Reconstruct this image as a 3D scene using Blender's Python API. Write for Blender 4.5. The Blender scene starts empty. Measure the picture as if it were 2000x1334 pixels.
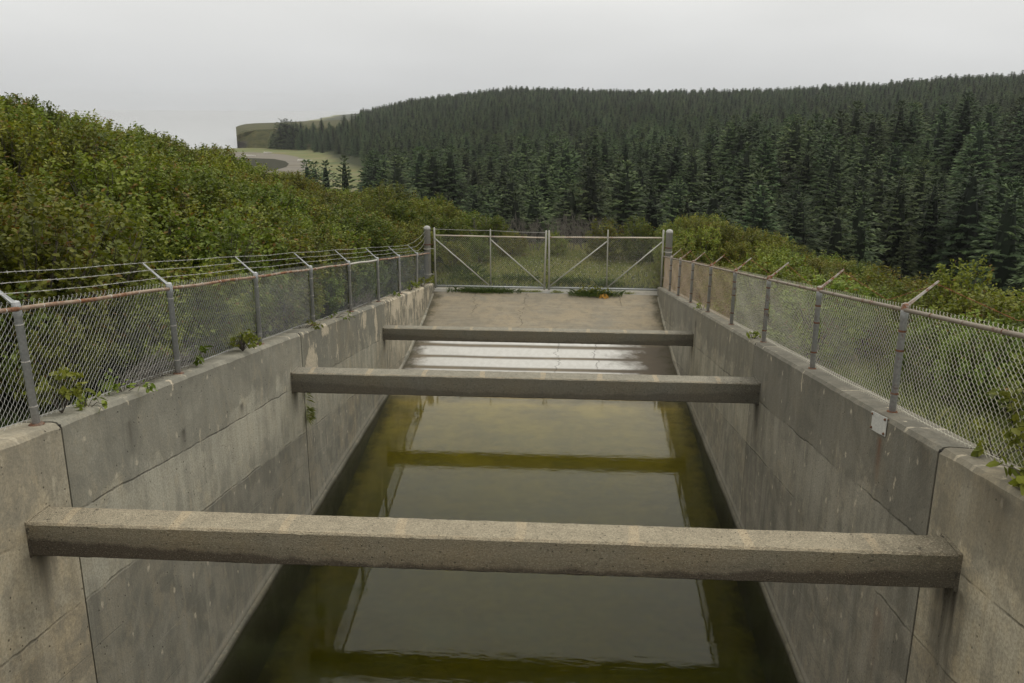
import bpy, math, random
import numpy as np
from mathutils import Matrix, Vector

random.seed(7)
RNG = np.random.default_rng(7)
SC = bpy.context.scene
COL = SC.collection

# ------------------------------------------------------------------ camera
EYE = Vector((0.714, 0.0, 7.80))
cam_d = bpy.data.cameras.new("camera")
cam = bpy.data.objects.new("camera", cam_d)
COL.objects.link(cam)
cam_d.sensor_width = 36.0
cam_d.lens = 36.0 * 1693.15 / 2000.0
cam_d.clip_start = 0.1
cam_d.clip_end = 20000.0
cam.matrix_world = (Matrix.Translation(EYE) @ Matrix.Rotation(math.radians(3.4994), 4, 'Z')
                    @ Matrix.Rotation(math.radians(90 - 15.2268), 4, 'X')
                    @ Matrix.Rotation(math.radians(0.2551), 4, 'Z'))
SC.camera = cam

# ------------------------------------------------------------------ sky and light (overcast)
SUN_EL, SUN_AZ = math.radians(58), math.radians(35)       # azimuth from +Y towards +X
world = bpy.data.worlds.new("World")
SC.world = world
world.use_nodes = True
wn, wl = world.node_tree.nodes, world.node_tree.links
wn.clear()
w_out = wn.new("ShaderNodeOutputWorld")
w_bg = wn.new("ShaderNodeBackground")
w_bg.inputs['Strength'].default_value = 0.1
w_sky = wn.new("ShaderNodeTexSky")
w_sky.sky_type = 'NISHITA'
w_sky.sun_disc = False
w_sky.sun_elevation = SUN_EL
w_sky.sun_rotation = SUN_AZ
w_sky.dust_density = 4.0
w_sky.air_density = 1.5
w_bw = wn.new("ShaderNodeRGBToBW")
wl.new(w_sky.outputs[0], w_bw.inputs[0])
w_tc = wn.new("ShaderNodeTexCoord")
w_sep = wn.new("ShaderNodeSeparateXYZ")
wl.new(w_tc.outputs['Generated'], w_sep.inputs[0])
w_ramp = wn.new("ShaderNodeValToRGB")                      # overcast vault: brighter towards the zenith
r = w_ramp.color_ramp
r.elements[0].position = 0.0
r.elements[0].color = (0.635, 0.645, 0.650, 1)
r.elements[1].position = 1.0
r.elements[1].color = (1.38, 1.34, 1.21, 1)
e = r.elements.new(0.035); e.color = (0.680, 0.687, 0.685, 1)
e = r.elements.new(0.10); e.color = (0.795, 0.798, 0.782, 1)
e = r.elements.new(0.24); e.color = (1.10, 1.06, 0.96, 1)
e = r.elements.new(0.45); e.color = (1.06, 1.04, 0.965, 1)
wl.new(w_sep.outputs['Z'], w_ramp.inputs[0])
w_noise = wn.new("ShaderNodeTexNoise")
w_noise.inputs['Scale'].default_value = 3.2
w_noise.inputs['Detail'].default_value = 4.0
w_noise.inputs['Roughness'].default_value = 0.45
w_map = wn.new("ShaderNodeMapping")
w_map.inputs['Scale'].default_value = (1, 1, 3.5)
wl.new(w_tc.outputs['Generated'], w_map.inputs[0])
wl.new(w_map.outputs[0], w_noise.inputs['Vector'])
w_mr = wn.new("ShaderNodeMapRange")
w_mr.inputs[1].default_value = 0.3; w_mr.inputs[2].default_value = 0.7
w_mr.inputs[3].default_value = 9.4; w_mr.inputs[4].default_value = 10.5
wl.new(w_noise.outputs['Fac'], w_mr.inputs[0])
w_vm = wn.new("ShaderNodeVectorMath"); w_vm.operation = 'SCALE'
wl.new(w_ramp.outputs[0], w_vm.inputs[0]); wl.new(w_mr.outputs[0], w_vm.inputs['Scale'])
w_mix = wn.new("ShaderNodeMix"); w_mix.data_type = 'RGBA'
w_mix.inputs[0].default_value = 0.06
wl.new(w_vm.outputs[0], w_mix.inputs[6]); wl.new(w_bw.outputs[0], w_mix.inputs[7])
wl.new(w_mix.outputs[2], w_bg.inputs[0])
wl.new(w_bg.outputs[0], w_out.inputs[0])

sun_d = bpy.data.lights.new("sun", 'SUN')
sun_d.energy = 0.9
sun_d.angle = math.radians(35)
sun_d.color = (1.0, 0.95, 0.88)
sun = bpy.data.objects.new("sun", sun_d)
COL.objects.link(sun)
sd = Vector((math.sin(SUN_AZ) * math.cos(SUN_EL), math.cos(SUN_AZ) * math.cos(SUN_EL), math.sin(SUN_EL)))
sun.rotation_euler = sd.to_track_quat('Z', 'Y').to_euler()

SC.view_settings.view_transform = 'Standard'
SC.view_settings.look = 'None'
SC.view_settings.exposure = 0.0
SC.view_settings.gamma = 1.0
SC.view_settings.use_curve_mapping = False
SC.render.engine = 'CYCLES'
SC.cycles.use_denoising = True
SC.cycles.max_bounces = 6
SC.cycles.diffuse_bounces = 3
SC.cycles.glossy_bounces = 3
SC.cycles.transparent_max_bounces = 12
SC.cycles.volume_bounces = 0

# ------------------------------------------------------------------ helpers: objects
def tag(o, label=None, cat=None, group=None, kind=None):
    if label: o['label'] = label
    if cat: o['category'] = cat
    if group: o['group'] = group
    if kind: o['kind'] = kind
    return o

def empty(name, loc, label, cat, group=None, rz=0.0, scale=1.0):
    o = bpy.data.objects.new(name, None)
    o.empty_display_size = 0.2
    o.location = loc
    o.rotation_euler = (0, 0, rz)
    o.scale = (scale,) * 3 if not isinstance(scale, tuple) else scale
    COL.objects.link(o)
    return tag(o, label, cat, group)

class MB:
    """collects vertices and faces (and one value per face), then links them as one mesh object"""
    def __init__(s): s.v, s.f, s.t, s.n = [], [], [], 0
    def add(s, V, F, tint=None):
        V = np.asarray(V, float)
        s.v.append(V)
        for q in F: s.f.append([int(i) + s.n for i in q])
        if tint is None: tint = np.zeros(len(F))
        s.t.extend(np.broadcast_to(tint, (len(F),)).tolist())
        s.n += len(V)
        return s
    def box(s, x0, x1, y0, y1, z0, z1):
        return s.add([(x0,y0,z0),(x1,y0,z0),(x1,y1,z0),(x0,y1,z0),(x0,y0,z1),(x1,y0,z1),(x1,y1,z1),(x0,y1,z1)],
                     [(0,3,2,1),(4,5,6,7),(0,1,5,4),(1,2,6,5),(2,3,7,6),(3,0,4,7)])
    def tube(s, pts, rad, n=8, cap=True, tint=None):
        P = np.asarray(pts, float)
        R = np.broadcast_to(np.asarray(rad, float), (len(P),))
        T = np.gradient(P, axis=0)
        T /= np.linalg.norm(T, axis=1)[:, None] + 1e-12
        up = np.array([0, 0, 1.0]) if abs(T[0][2]) < 0.9 else np.array([1.0, 0, 0])
        V = []
        a = np.arange(n) * 2 * math.pi / n
        u = np.cross(T[0], up); u /= np.linalg.norm(u)
        for i in range(len(P)):
            u = u - T[i] * np.dot(u, T[i]); u /= np.linalg.norm(u) + 1e-12
            w = np.cross(T[i], u)
            V.append(P[i] + R[i] * (np.cos(a)[:, None] * u + np.sin(a)[:, None] * w))
        V = np.concatenate(V)
        F = []
        for i in range(len(P) - 1):
            for k in range(n):
                F.append((i*n+k, i*n+(k+1) % n, (i+1)*n+(k+1) % n, (i+1)*n+k))
        if cap:
            F.append(tuple(range(n))[::-1]); F.append(tuple(range((len(P)-1)*n, len(P)*n)))
        return s.add(V, F, tint)
    def lathe(s, prof, c=(0, 0, 0), n=16):
        V = []
        for r_, z_ in prof:
            for k in range(n):
                a = 2*math.pi*k/n
                V.append((c[0]+r_*math.cos(a), c[1]+r_*math.sin(a), c[2]+z_))
        F = []
        for i in range(len(prof)-1):
            for k in range(n):
                F.append((i*n+k, i*n+(k+1) % n, (i+1)*n+(k+1) % n, (i+1)*n+k))
        F.append(tuple(range(n))[::-1]); F.append(tuple(range((len(prof)-1)*n, len(prof)*n)))
        return s.add(V, F)
    def mesh(s, name, mat, smooth=False):
        me = bpy.data.meshes.new(name)
        V = np.concatenate(s.v) if s.v else np.zeros((0, 3))
        nf = len(s.f)
        L = np.fromiter((len(q) for q in s.f), int, nf)
        idx = np.fromiter((i for q in s.f for i in q), int, int(L.sum()))
        me.vertices.add(len(V)); me.vertices.foreach_set('co', V.ravel())
        me.loops.add(len(idx)); me.loops.foreach_set('vertex_index', idx)
        me.polygons.add(nf)
        st = np.concatenate([[0], np.cumsum(L)[:-1]]) if nf else np.zeros(0)
        me.polygons.foreach_set('loop_start', st.astype(int))
        me.polygons.foreach_set('use_smooth', np.full(nf, smooth))
        at = me.attributes.new('tint', 'FLOAT', 'FACE')
        at.data.foreach_set('value', np.asarray(s.t, float))
        me.update(calc_edges=True)
        me.validate()
        if mat: me.materials.append(mat)
        return me
    def build(s, name, mat, parent=None, loc=(0, 0, 0), smooth=False):
        o = bpy.data.objects.new(name, s.mesh(name, mat, smooth))
        return link(o, parent, loc)

def link(o, parent=None, loc=(0, 0, 0)):
    COL.objects.link(o)
    if parent: o.parent = parent
    o.location = loc
    return o

def inst(me, name, parent=None, loc=(0, 0, 0), rz=0.0):
    o = link(bpy.data.objects.new(name, me), parent, loc)
    o.rotation_euler = (0, 0, rz)
    return o

def copy_tree(o, parent=None):
    c = o.copy(); COL.objects.link(c); c.parent = parent
    for ch in list(o.children): copy_tree(ch, c)
    return c

# ------------------------------------------------------------------ helpers: materials
class Mat:
    def __init__(s, name, rough=0.9, spec=0.3):
        s.m = bpy.data.materials.new(name); s.m.use_nodes = True
        s.nt = s.m.node_tree; s.N = s.nt.nodes; s.N.clear()
        s.out = s.N.new('ShaderNodeOutputMaterial')
        s.b = s.N.new('ShaderNodeBsdfPrincipled')
        s.b.inputs['Roughness'].default_value = rough
        s.b.inputs['Specular IOR Level'].default_value = spec
        s.nt.links.new(s.b.outputs[0], s.out.inputs[0])
        s._pos = None
    def L(s, a, b): s.nt.links.new(a, b)
    def put(s, sock, v):
        if hasattr(v, 'node'): s.L(v, sock)
        elif isinstance(v, tuple) and len(v) == 3 and sock.type == 'RGBA': sock.default_value = (*v, 1)
        else: sock.default_value = v
    def pos(s):
        if s._pos is None: s._pos = s.N.new('ShaderNodeNewGeometry').outputs['Position']
        return s._pos
    def obj(s): return s.N.new('ShaderNodeTexCoord').outputs['Object']
    def xyz(s, v):
        n = s.N.new('ShaderNodeSeparateXYZ'); s.L(v, n.inputs[0]); return n.outputs
    def vec(s, x, y, z):
        n = s.N.new('ShaderNodeCombineXYZ')
        for i, q in enumerate((x, y, z)): s.put(n.inputs[i], q)
        return n.outputs[0]
    def scl(s, v, sc):
        n = s.N.new('ShaderNodeVectorMath'); n.operation = 'MULTIPLY'
        s.L(v, n.inputs[0]); n.inputs[1].default_value = sc; return n.outputs[0]
    def noise(s, v, scale, det=4.0, rough=0.55, dist=0.0):
        n = s.N.new('ShaderNodeTexNoise')
        s.L(v, n.inputs['Vector']); n.inputs['Scale'].default_value = scale
        n.inputs['Detail'].default_value = det; n.inputs['Roughness'].default_value = rough
        n.inputs['Distortion'].default_value = dist
        return n.outputs['Fac']
    def vor(s, v, scale, feat='F1', rnd=1.0, dim='3D'):
        n = s.N.new('ShaderNodeTexVoronoi'); n.feature = feat; n.voronoi_dimensions = dim
        s.L(v, n.inputs['Vector']); n.inputs['Scale'].default_value = scale
        n.inputs['Randomness'].default_value = rnd
        return n.outputs
    def math(s, op, a, b=0.0, c=0.0):
        n = s.N.new('ShaderNodeMath'); n.operation = op
        for i, q in enumerate((a, b, c)): s.put(n.inputs[i], q)
        return n.outputs[0]
    def rng(s, v, a, b, c=0.0, d=1.0, smooth=False):
        n = s.N.new('ShaderNodeMapRange'); n.clamp = True
        if smooth: n.interpolation_type = 'SMOOTHSTEP'
        s.L(v, n.inputs[0])
        for i, q in enumerate((a, b, c, d)): s.put(n.inputs[i+1], q)
        return n.outputs[0]
    def mix(s, f, a, b, blend='MIX'):
        n = s.N.new('ShaderNodeMix'); n.data_type = 'RGBA'; n.blend_type = blend
        s.put(n.inputs[0], f); s.put(n.inputs[6], a); s.put(n.inputs[7], b)
        return n.outputs[2]
    def attr(s, name):
        n = s.N.new('ShaderNodeAttribute'); n.attribute_name = name; return n.outputs['Fac']
    def rand(s): return s.N.new('ShaderNodeObjectInfo').outputs['Random']
    def ramp(s, f, stops):
        n = s.N.new('ShaderNodeValToRGB'); cr = n.color_ramp
        cr.elements[0].position, cr.elements[0].color = stops[0][0], (*stops[0][1], 1)
        cr.elements[1].position, cr.elements[1].color = stops[-1][0], (*stops[-1][1], 1)
        for p_, c_ in stops[1:-1]:
            e_ = cr.elements.new(p_); e_.color = (*c_, 1)
        s.L(f, n.inputs[0]); return n.outputs[0]
    def bump(s, h, strength=0.3, dist=0.02, prev=None):
        n = s.N.new('ShaderNodeBump'); n.inputs['Strength'].default_value = strength
        n.inputs['Distance'].default_value = dist
        s.L(h, n.inputs['Height'])
        if prev is not None: s.L(prev, n.inputs['Normal'])
        return n.outputs[0]
    def color(s, c): s.put(s.b.inputs['Base Color'], c); return s
    def set(s, name, v): s.put(s.b.inputs[name], v); return s

GRADE = -0.1435
def zt(y): return 5.91 + GRADE * y                          # top of the channel walls

def concrete_wall_mat(name, base, dark, warm, pale_amt, seed, stains=(), rust=(), band=0.9, flakes=0.0, lower=0.88, gain=1.25, topd=0.66, patches=()):
    """weathered cast concrete: lift lines, formwork joints, tie-hole patches, runs and drips"""
    m = Mat(name, 0.92, 0.25)
    P = m.pos(); x, y, z = m.xyz(P)
    tone = lambda q_, g_: (q_[0]*g_*0.99, q_[1]*g_*0.995, q_[2]*g_*0.955)
    base = tone(base, gain); dark = tone(dark, gain*0.97); warm = tone(warm, gain)
    off = m.N.new('ShaderNodeVectorMath'); off.operation = 'ADD'
    m.L(P, off.inputs[0]); off.inputs[1].default_value = (seed*7.3, seed*3.1, seed*1.7)
    Q = off.outputs[0]
    h = m.math('SUBTRACT', m.math('MULTIPLY_ADD', y, GRADE, 5.91), z)      # depth below the coping
    big = m.noise(Q, 0.45, 5, 0.6, 0.4)
    mid = m.noise(Q, 2.6, 6, 0.65, 0.3)
    fine = m.noise(Q, 38, 4, 0.7)
    run = m.noise(m.scl(Q, (1, 1, 0.10)), 4.0, 5, 0.65)
    run2 = m.noise(m.scl(Q, (1, 1, 0.04)), 9, 4, 0.65)
    run3 = m.noise(m.scl(Q, (1, 1, 0.05)), 1.6, 4, 0.6)
    lite = tuple(v*1.30 for v in base)
    c = m.mix(m.rng(big, 0.42, 0.58), base, warm)
    c = m.mix(m.rng(mid, 0.45, 0.60, 0, 0.85), c, dark)
    pat = m.noise(Q, 0.95, 6, 0.68, 1.2)
    c = m.mix(m.rng(pat, 0.51, 0.59, 0, 0.6), c, tuple(v*0.74 for v in dark))
    c = m.mix(m.rng(pat, 0.39, 0.46, 0.5, 0), c, lite)
    pa2 = m.noise(m.scl(Q, (1, 1, 0.6)), 3.4, 6, 0.7, 0.8)
    c = m.mix(m.rng(pa2, 0.55, 0.62, 0, 0.5), c, (base[0]*1.22, base[1]*1.12, base[2]*0.98))
    c = m.mix(m.rng(run3, 0.45, 0.60, 0, 0.30), c, tuple(v*0.85 for v in dark))
    c = m.mix(m.rng(run, 0.50, 0.64, 0, 0.42), c, lite)
    c = m.mix(m.rng(run2, 0.53, 0.66, 0, 0.32), c, tuple(v*0.68 for v in dark))
    # weathered upper band with an uneven lower edge
    edge = m.math('ADD', h, m.math('MULTIPLY', m.math('SUBTRACT', m.noise(m.scl(Q, (1, 1, 0.6)), 0.8, 6, 0.66, 0.8), 0.5), band*2.4))
    bf = m.rng(edge, band*0.80, band*0.92, 0.66, 0.0)
    bf = m.math('MULTIPLY', bf, m.rng(mid, 0.3, 0.65, 1.0, 0.45))
    c = m.mix(bf, c, tuple(v*topd for v in dark))
    # damp lip right under the coping
    c = m.mix(m.math('MULTIPLY', m.rng(h, 0.03, 0.22, 0.5, 0), m.rng(run, 0.45, 0.6)), c, tuple(v*0.45 for v in dark))
    # lift lines (rough, broken) and thin pale plank joints, all following the fall of the wall
    wob = m.math('MULTIPLY', m.math('SUBTRACT', m.noise(Q, 0.9, 6, 0.7), 0.5), 0.16)
    hw = m.math('ADD', h, wob)
    brk = m.rng(m.noise(Q, 1.1, 4, 0.7), 0.42, 0.56)
    lift = None
    for hh, wd in ((0.98, 0.012), (1.95, 0.013)):
        d = m.rng(m.math('ABSOLUTE', m.math('SUBTRACT', hw, hh)), wd*0.3, wd*1.5, 1, 0)
        lift = d if lift is None else m.math('MAXIMUM', lift, d)
    lift = m.math('MULTIPLY', lift, brk)
    hs = m.math('ADD', h, m.math('MULTIPLY', wob, 0.10))
    pj = None
    for hh in (2.55, 3.16, 3.77, 4.38):
        d = m.rng(m.math('ABSOLUTE', m.math('SUBTRACT', hs, hh)), 0.003, 0.010, 1, 0)
        pj = d if pj is None else m.math('MAXIMUM', pj, d)
    vj = m.math('ABSOLUTE', m.math('SUBTRACT', m.math('FRACT', m.math('MULTIPLY', y, 1/2.44)), 0.5))
    pj = m.math('MAXIMUM', pj, m.math('MULTIPLY', m.rng(vj, 0.0, 0.0035, 1, 0), m.rng(h, 1.9, 2.0)))
    pj = m.math('MULTIPLY', pj, m.rng(m.noise(Q, 0.8, 3), 0.4, 0.52, 0.25, 0.8))
    lines = m.math('MAXIMUM', lift, m.math('MULTIPLY', pj, 0.35))
    c = m.mix(m.rng(hw, 1.95, 1.975), c, (lower, lower*0.995, lower*1.0), 'MULTIPLY')
    c = m.mix(m.math('MULTIPLY', m.math('MULTIPLY', m.rng(hw, 0.98, 1.01), m.rng(hw, 1.5, 1.95, 1, 0)), m.rng(run, 0.4, 0.6, 0.15, 0.65)), c, lite)
    c = m.mix(m.math('MULTIPLY', pj, 0.7), c, m.mix(m.rng(big, 0.47, 0.53), (0.36, 0.335, 0.28), tuple(v*0.6 for v in dark)))
    c = m.mix(m.math('MULTIPLY', lift, 0.5), c, (0.05, 0.046, 0.038))
    c = m.mix(m.math('MULTIPLY', m.rng(m.math('ABSOLUTE', m.math('SUBTRACT', hw, 1.915)), 0.012, 0.03, 1, 0), m.math('MULTIPLY', brk, 0.4)), c, lite)
    # pale tie-hole patches on a loose grid
    V2 = m.vec(m.math('MULTIPLY', y, 1/0.52), m.math('MULTIPLY', h, 1/0.66), 0.0)
    vo = m.vor(V2, 1.0, 'F1', 0.40, '2D')
    wobd = m.math('ADD', vo['Distance'], m.math('MULTIPLY', m.math('SUBTRACT', m.noise(m.scl(Q, (1, 1, 0.4)), 13, 4, 0.7), 0.5), 0.26))
    sp = m.math('MULTIPLY', m.rng(wobd, 0.02, 0.06, 1, 0), m.rng(m.xyz(vo['Color'])[0], 0.28, 0.33))
    c = m.mix(m.math('MULTIPLY', sp, pale_amt), c, (0.56, 0.50, 0.39))
    # flaked pale skin
    fl = m.noise(m.scl(Q, (1, 1, 0.40)), 4.6, 6, 0.65, 0.5)
    ffade = m.rng(h, 0.1, 2.0, 1.0, 0.3)
    fl = m.math('MULTIPLY', m.rng(fl, 0.655-flakes*0.11, 0.675-flakes*0.11), m.rng(m.noise(Q, 0.7, 3), 0.40-flakes*0.2, 0.56-flakes*0.2))
    c = m.mix(m.math('MULTIPLY', fl, m.math('MULTIPLY', ffade, 0.9)), c, (0.60, 0.525, 0.40))
    for (py_, pz_, pw_, ph_) in patches:
        ey = m.math('MULTIPLY', m.math('SUBTRACT', y, py_), 1/pw_); ez = m.math('MULTIPLY', m.math('SUBTRACT', z, pz_), 1/ph_)
        d = m.math('SQRT', m.math('ADD', m.math('MULTIPLY', ey, ey), m.math('MULTIPLY', ez, ez)))
        d = m.math('ADD', d, m.math('MULTIPLY', m.math('SUBTRACT', m.noise(m.scl(Q, (1, 1, 0.5)), 5.5, 6, 0.7), 0.5), 3.2))
        c = m.mix(m.rng(d, 0.72, 0.80, 0.9, 0), c, (0.60, 0.525, 0.40))
    # drips under beams / fittings: (y, z_top, width, length, strength)
    for col, lst in (((0.035, 0.028, 0.02), stains), ((0.16, 0.06, 0.022), rust)):
        for (sy, sz, sw, sl, st) in lst:
            dy = m.math('ABSOLUTE', m.math('SUBTRACT', y, sy))
            wn_ = m.math('ADD', dy, m.math('MULTIPLY', m.math('SUBTRACT', m.noise(m.scl(Q, (1, 1, 0.15)), 9, 4), 0.5), sw*1.6))
            mx = m.rng(wn_, sw*0.15, sw, 1, 0)
            dz = m.math('SUBTRACT', sz, z)
            mz = m.math('MULTIPLY', m.rng(dz, -0.03, 0.02), m.rng(m.math('ADD', dz, m.math('MULTIPLY', run2, sl*0.8)), sl*0.4, sl*1.3, 1, 0))
            c = m.mix(m.math('MULTIPLY', m.math('MULTIPLY', mx, mz), st), c, col)
    # pinholes, aggregate
    pin = m.vor(Q, 19, 'F1')
    pm = m.math('MULTIPLY', m.rng(pin['Distance'], 0.10, 0.26, 1, 0), m.math('MULTIPLY', m.rng(m.xyz(pin['Color'])[1], 0.86, 0.88), m.rng(m.noise(Q, 1.4, 3), 0.45, 0.55)))
    c = m.mix(m.math('MULTIPLY', pm, 0.75), c, (0.03, 0.028, 0.024))
    c = m.mix(m.rng(fine, 0.42, 0.62, 0.0, 0.45), c, tuple(v*0.55 for v in dark))
    # waterline: dark damp strip with pale scum line
    wz = m.math('ADD', z, m.math('MULTIPLY', m.math('SUBTRACT', mid, 0.5), 0.06))
    c = m.mix(m.rng(wz, 0.05, 0.14, 0.75, 0), c, (0.035, 0.032, 0.018))
    c = m.mix(m.rng(m.math('ABSOLUTE', m.math('SUBTRACT', wz, 0.2)), 0.02, 0.07, 0.4, 0), c, (0.36, 0.34, 0.29))
    m.color(c)
    hgt = m.math('ADD', m.math('MULTIPLY', mid, 0.5), m.math('MULTIPLY', fine, 0.35))
    hgt = m.math('SUBTRACT', hgt, m.math('MULTIPLY', lines, 0.6))
    hgt = m.math('SUBTRACT', hgt, m.math('MULTIPLY', pm, 0.8))
    m.set('Normal', m.bump(hgt, 0.7, 0.02))
    return m.m

def slab_mat(name, base, seed=0.0, cracks=False, wet=False, moss=True):
    m = Mat(name, 0.93, 0.25)
    P = m.pos(); x, y, z = m.xyz(P)
    big = m.noise(P, 0.7, 5, 0.6, 0.3); mid = m.noise(P, 3.5, 6, 0.65); fine = m.noise(P, 55, 4, 0.7)
    tro = m.noise(m.scl(P, (0.35, 3.0, 1)), 3.0, 4, 0.6)
    c = m.mix(m.rng(big, 0.3, 0.7), tuple(v*0.78 for v in base), (base[0]*1.18, base[1]*1.08, base[2]*0.92))
    c = m.mix(m.rng(mid, 0.46, 0.62, 0, 0.55), c, tuple(v*0.62 for v in base))
    c = m.mix(m.rng(tro, 0.5, 0.64, 0, 0.4), c, tuple(v*1.22 for v in base))
    c = m.mix(m.rng(m.noise(P, 0.5, 6, 0.7, 1.0), 0.5, 0.6, 0, 0.5), c, (base[0]*0.72, base[1]*0.76, base[2]*0.82))
    c = m.mix(m.rng(fine, 0.42, 0.62, 0, 0.45), c, tuple(v*0.5 for v in base))
    hg = m.math('ADD', m.math('MULTIPLY', mid, 0.4), m.math('MULTIPLY', fine, 0.4))
    if wet:
        # pale bands across the ramp, dark where it is still damp
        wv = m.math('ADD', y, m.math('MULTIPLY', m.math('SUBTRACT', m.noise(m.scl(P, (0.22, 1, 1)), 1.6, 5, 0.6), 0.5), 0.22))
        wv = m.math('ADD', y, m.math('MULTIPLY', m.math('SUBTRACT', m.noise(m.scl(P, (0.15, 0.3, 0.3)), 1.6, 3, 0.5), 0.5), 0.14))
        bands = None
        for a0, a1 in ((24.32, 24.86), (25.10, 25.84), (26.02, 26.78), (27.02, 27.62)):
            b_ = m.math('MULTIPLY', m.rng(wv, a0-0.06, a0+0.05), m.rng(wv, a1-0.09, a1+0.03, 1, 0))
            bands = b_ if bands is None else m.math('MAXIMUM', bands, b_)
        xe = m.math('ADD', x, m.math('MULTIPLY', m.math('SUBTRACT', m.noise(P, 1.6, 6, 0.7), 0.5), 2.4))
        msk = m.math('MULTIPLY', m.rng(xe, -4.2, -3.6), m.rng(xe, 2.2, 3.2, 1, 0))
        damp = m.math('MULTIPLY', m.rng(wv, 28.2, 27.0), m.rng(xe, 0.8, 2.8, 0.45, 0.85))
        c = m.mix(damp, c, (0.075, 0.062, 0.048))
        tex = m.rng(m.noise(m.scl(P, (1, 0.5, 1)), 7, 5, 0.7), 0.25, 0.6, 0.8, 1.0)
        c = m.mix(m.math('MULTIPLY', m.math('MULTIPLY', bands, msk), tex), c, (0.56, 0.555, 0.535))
        # algae where the slab goes under water
        c = m.mix(m.rng(z, 0.02, -0.06), c, m.mix(m.rng(mid, 0.35, 0.7), (0.50, 0.38, 0.095), (0.37, 0.29, 0.07)))
    if cracks:
        ck = None
        for x0, wnd, ya, yb, sd in ((-2.55, 0.5, 29.3, 31.4, 1.0), (-0.75, 0.7, 28.3, 31.5, 2.2), (0.55, 0.45, 24.4, 27.7, 3.3),
                                    (1.75, 0.4, 24.8, 27.3, 4.1), (2.75, 0.3, 30.2, 31.4, 5.0)):
            wv2 = m.math('MULTIPLY', m.math('SUBTRACT', m.noise(m.vec(sd, m.math('MULTIPLY', y, 1.0), sd), 1.5, 5, 0.68), 0.5), wnd*2.2)
            d = m.math('ABSOLUTE', m.math('SUBTRACT', m.math('SUBTRACT', x, x0), wv2))
            d = m.math('MULTIPLY', m.rng(d, 0.006, 0.020, 1, 0), m.math('MULTIPLY', m.rng(y, ya, ya+0.5), m.rng(y, yb-0.05, yb+0.05, 1, 0)))
            ck = d if ck is None else m.math('MAXIMUM', ck, d)
        c = m.mix(m.math('MULTIPLY', ck, 0.65), c, (0.05, 0.045, 0.036))
        hg = m.math('SUBTRACT', hg, m.math('MULTIPLY', ck, 0.8))
    if moss:
        ex = m.math('ABSOLUTE', x)
        mo = m.math('ADD', ex, m.math('MULTIPLY', m.math('SUBTRACT', m.noise(P, 2.2, 6, 0.7), 0.5), 1.1))
        c = m.mix(m.rng(mo, 3.75, 4.1, 0, 0.85), c, m.mix(m.rng(mid, 0.4, 0.6), (0.045, 0.042, 0.02), (0.075, 0.065, 0.045)))
    m.color(c); m.set('Normal', m.bump(hg, 0.5, 0.012))
    return m.m

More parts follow.
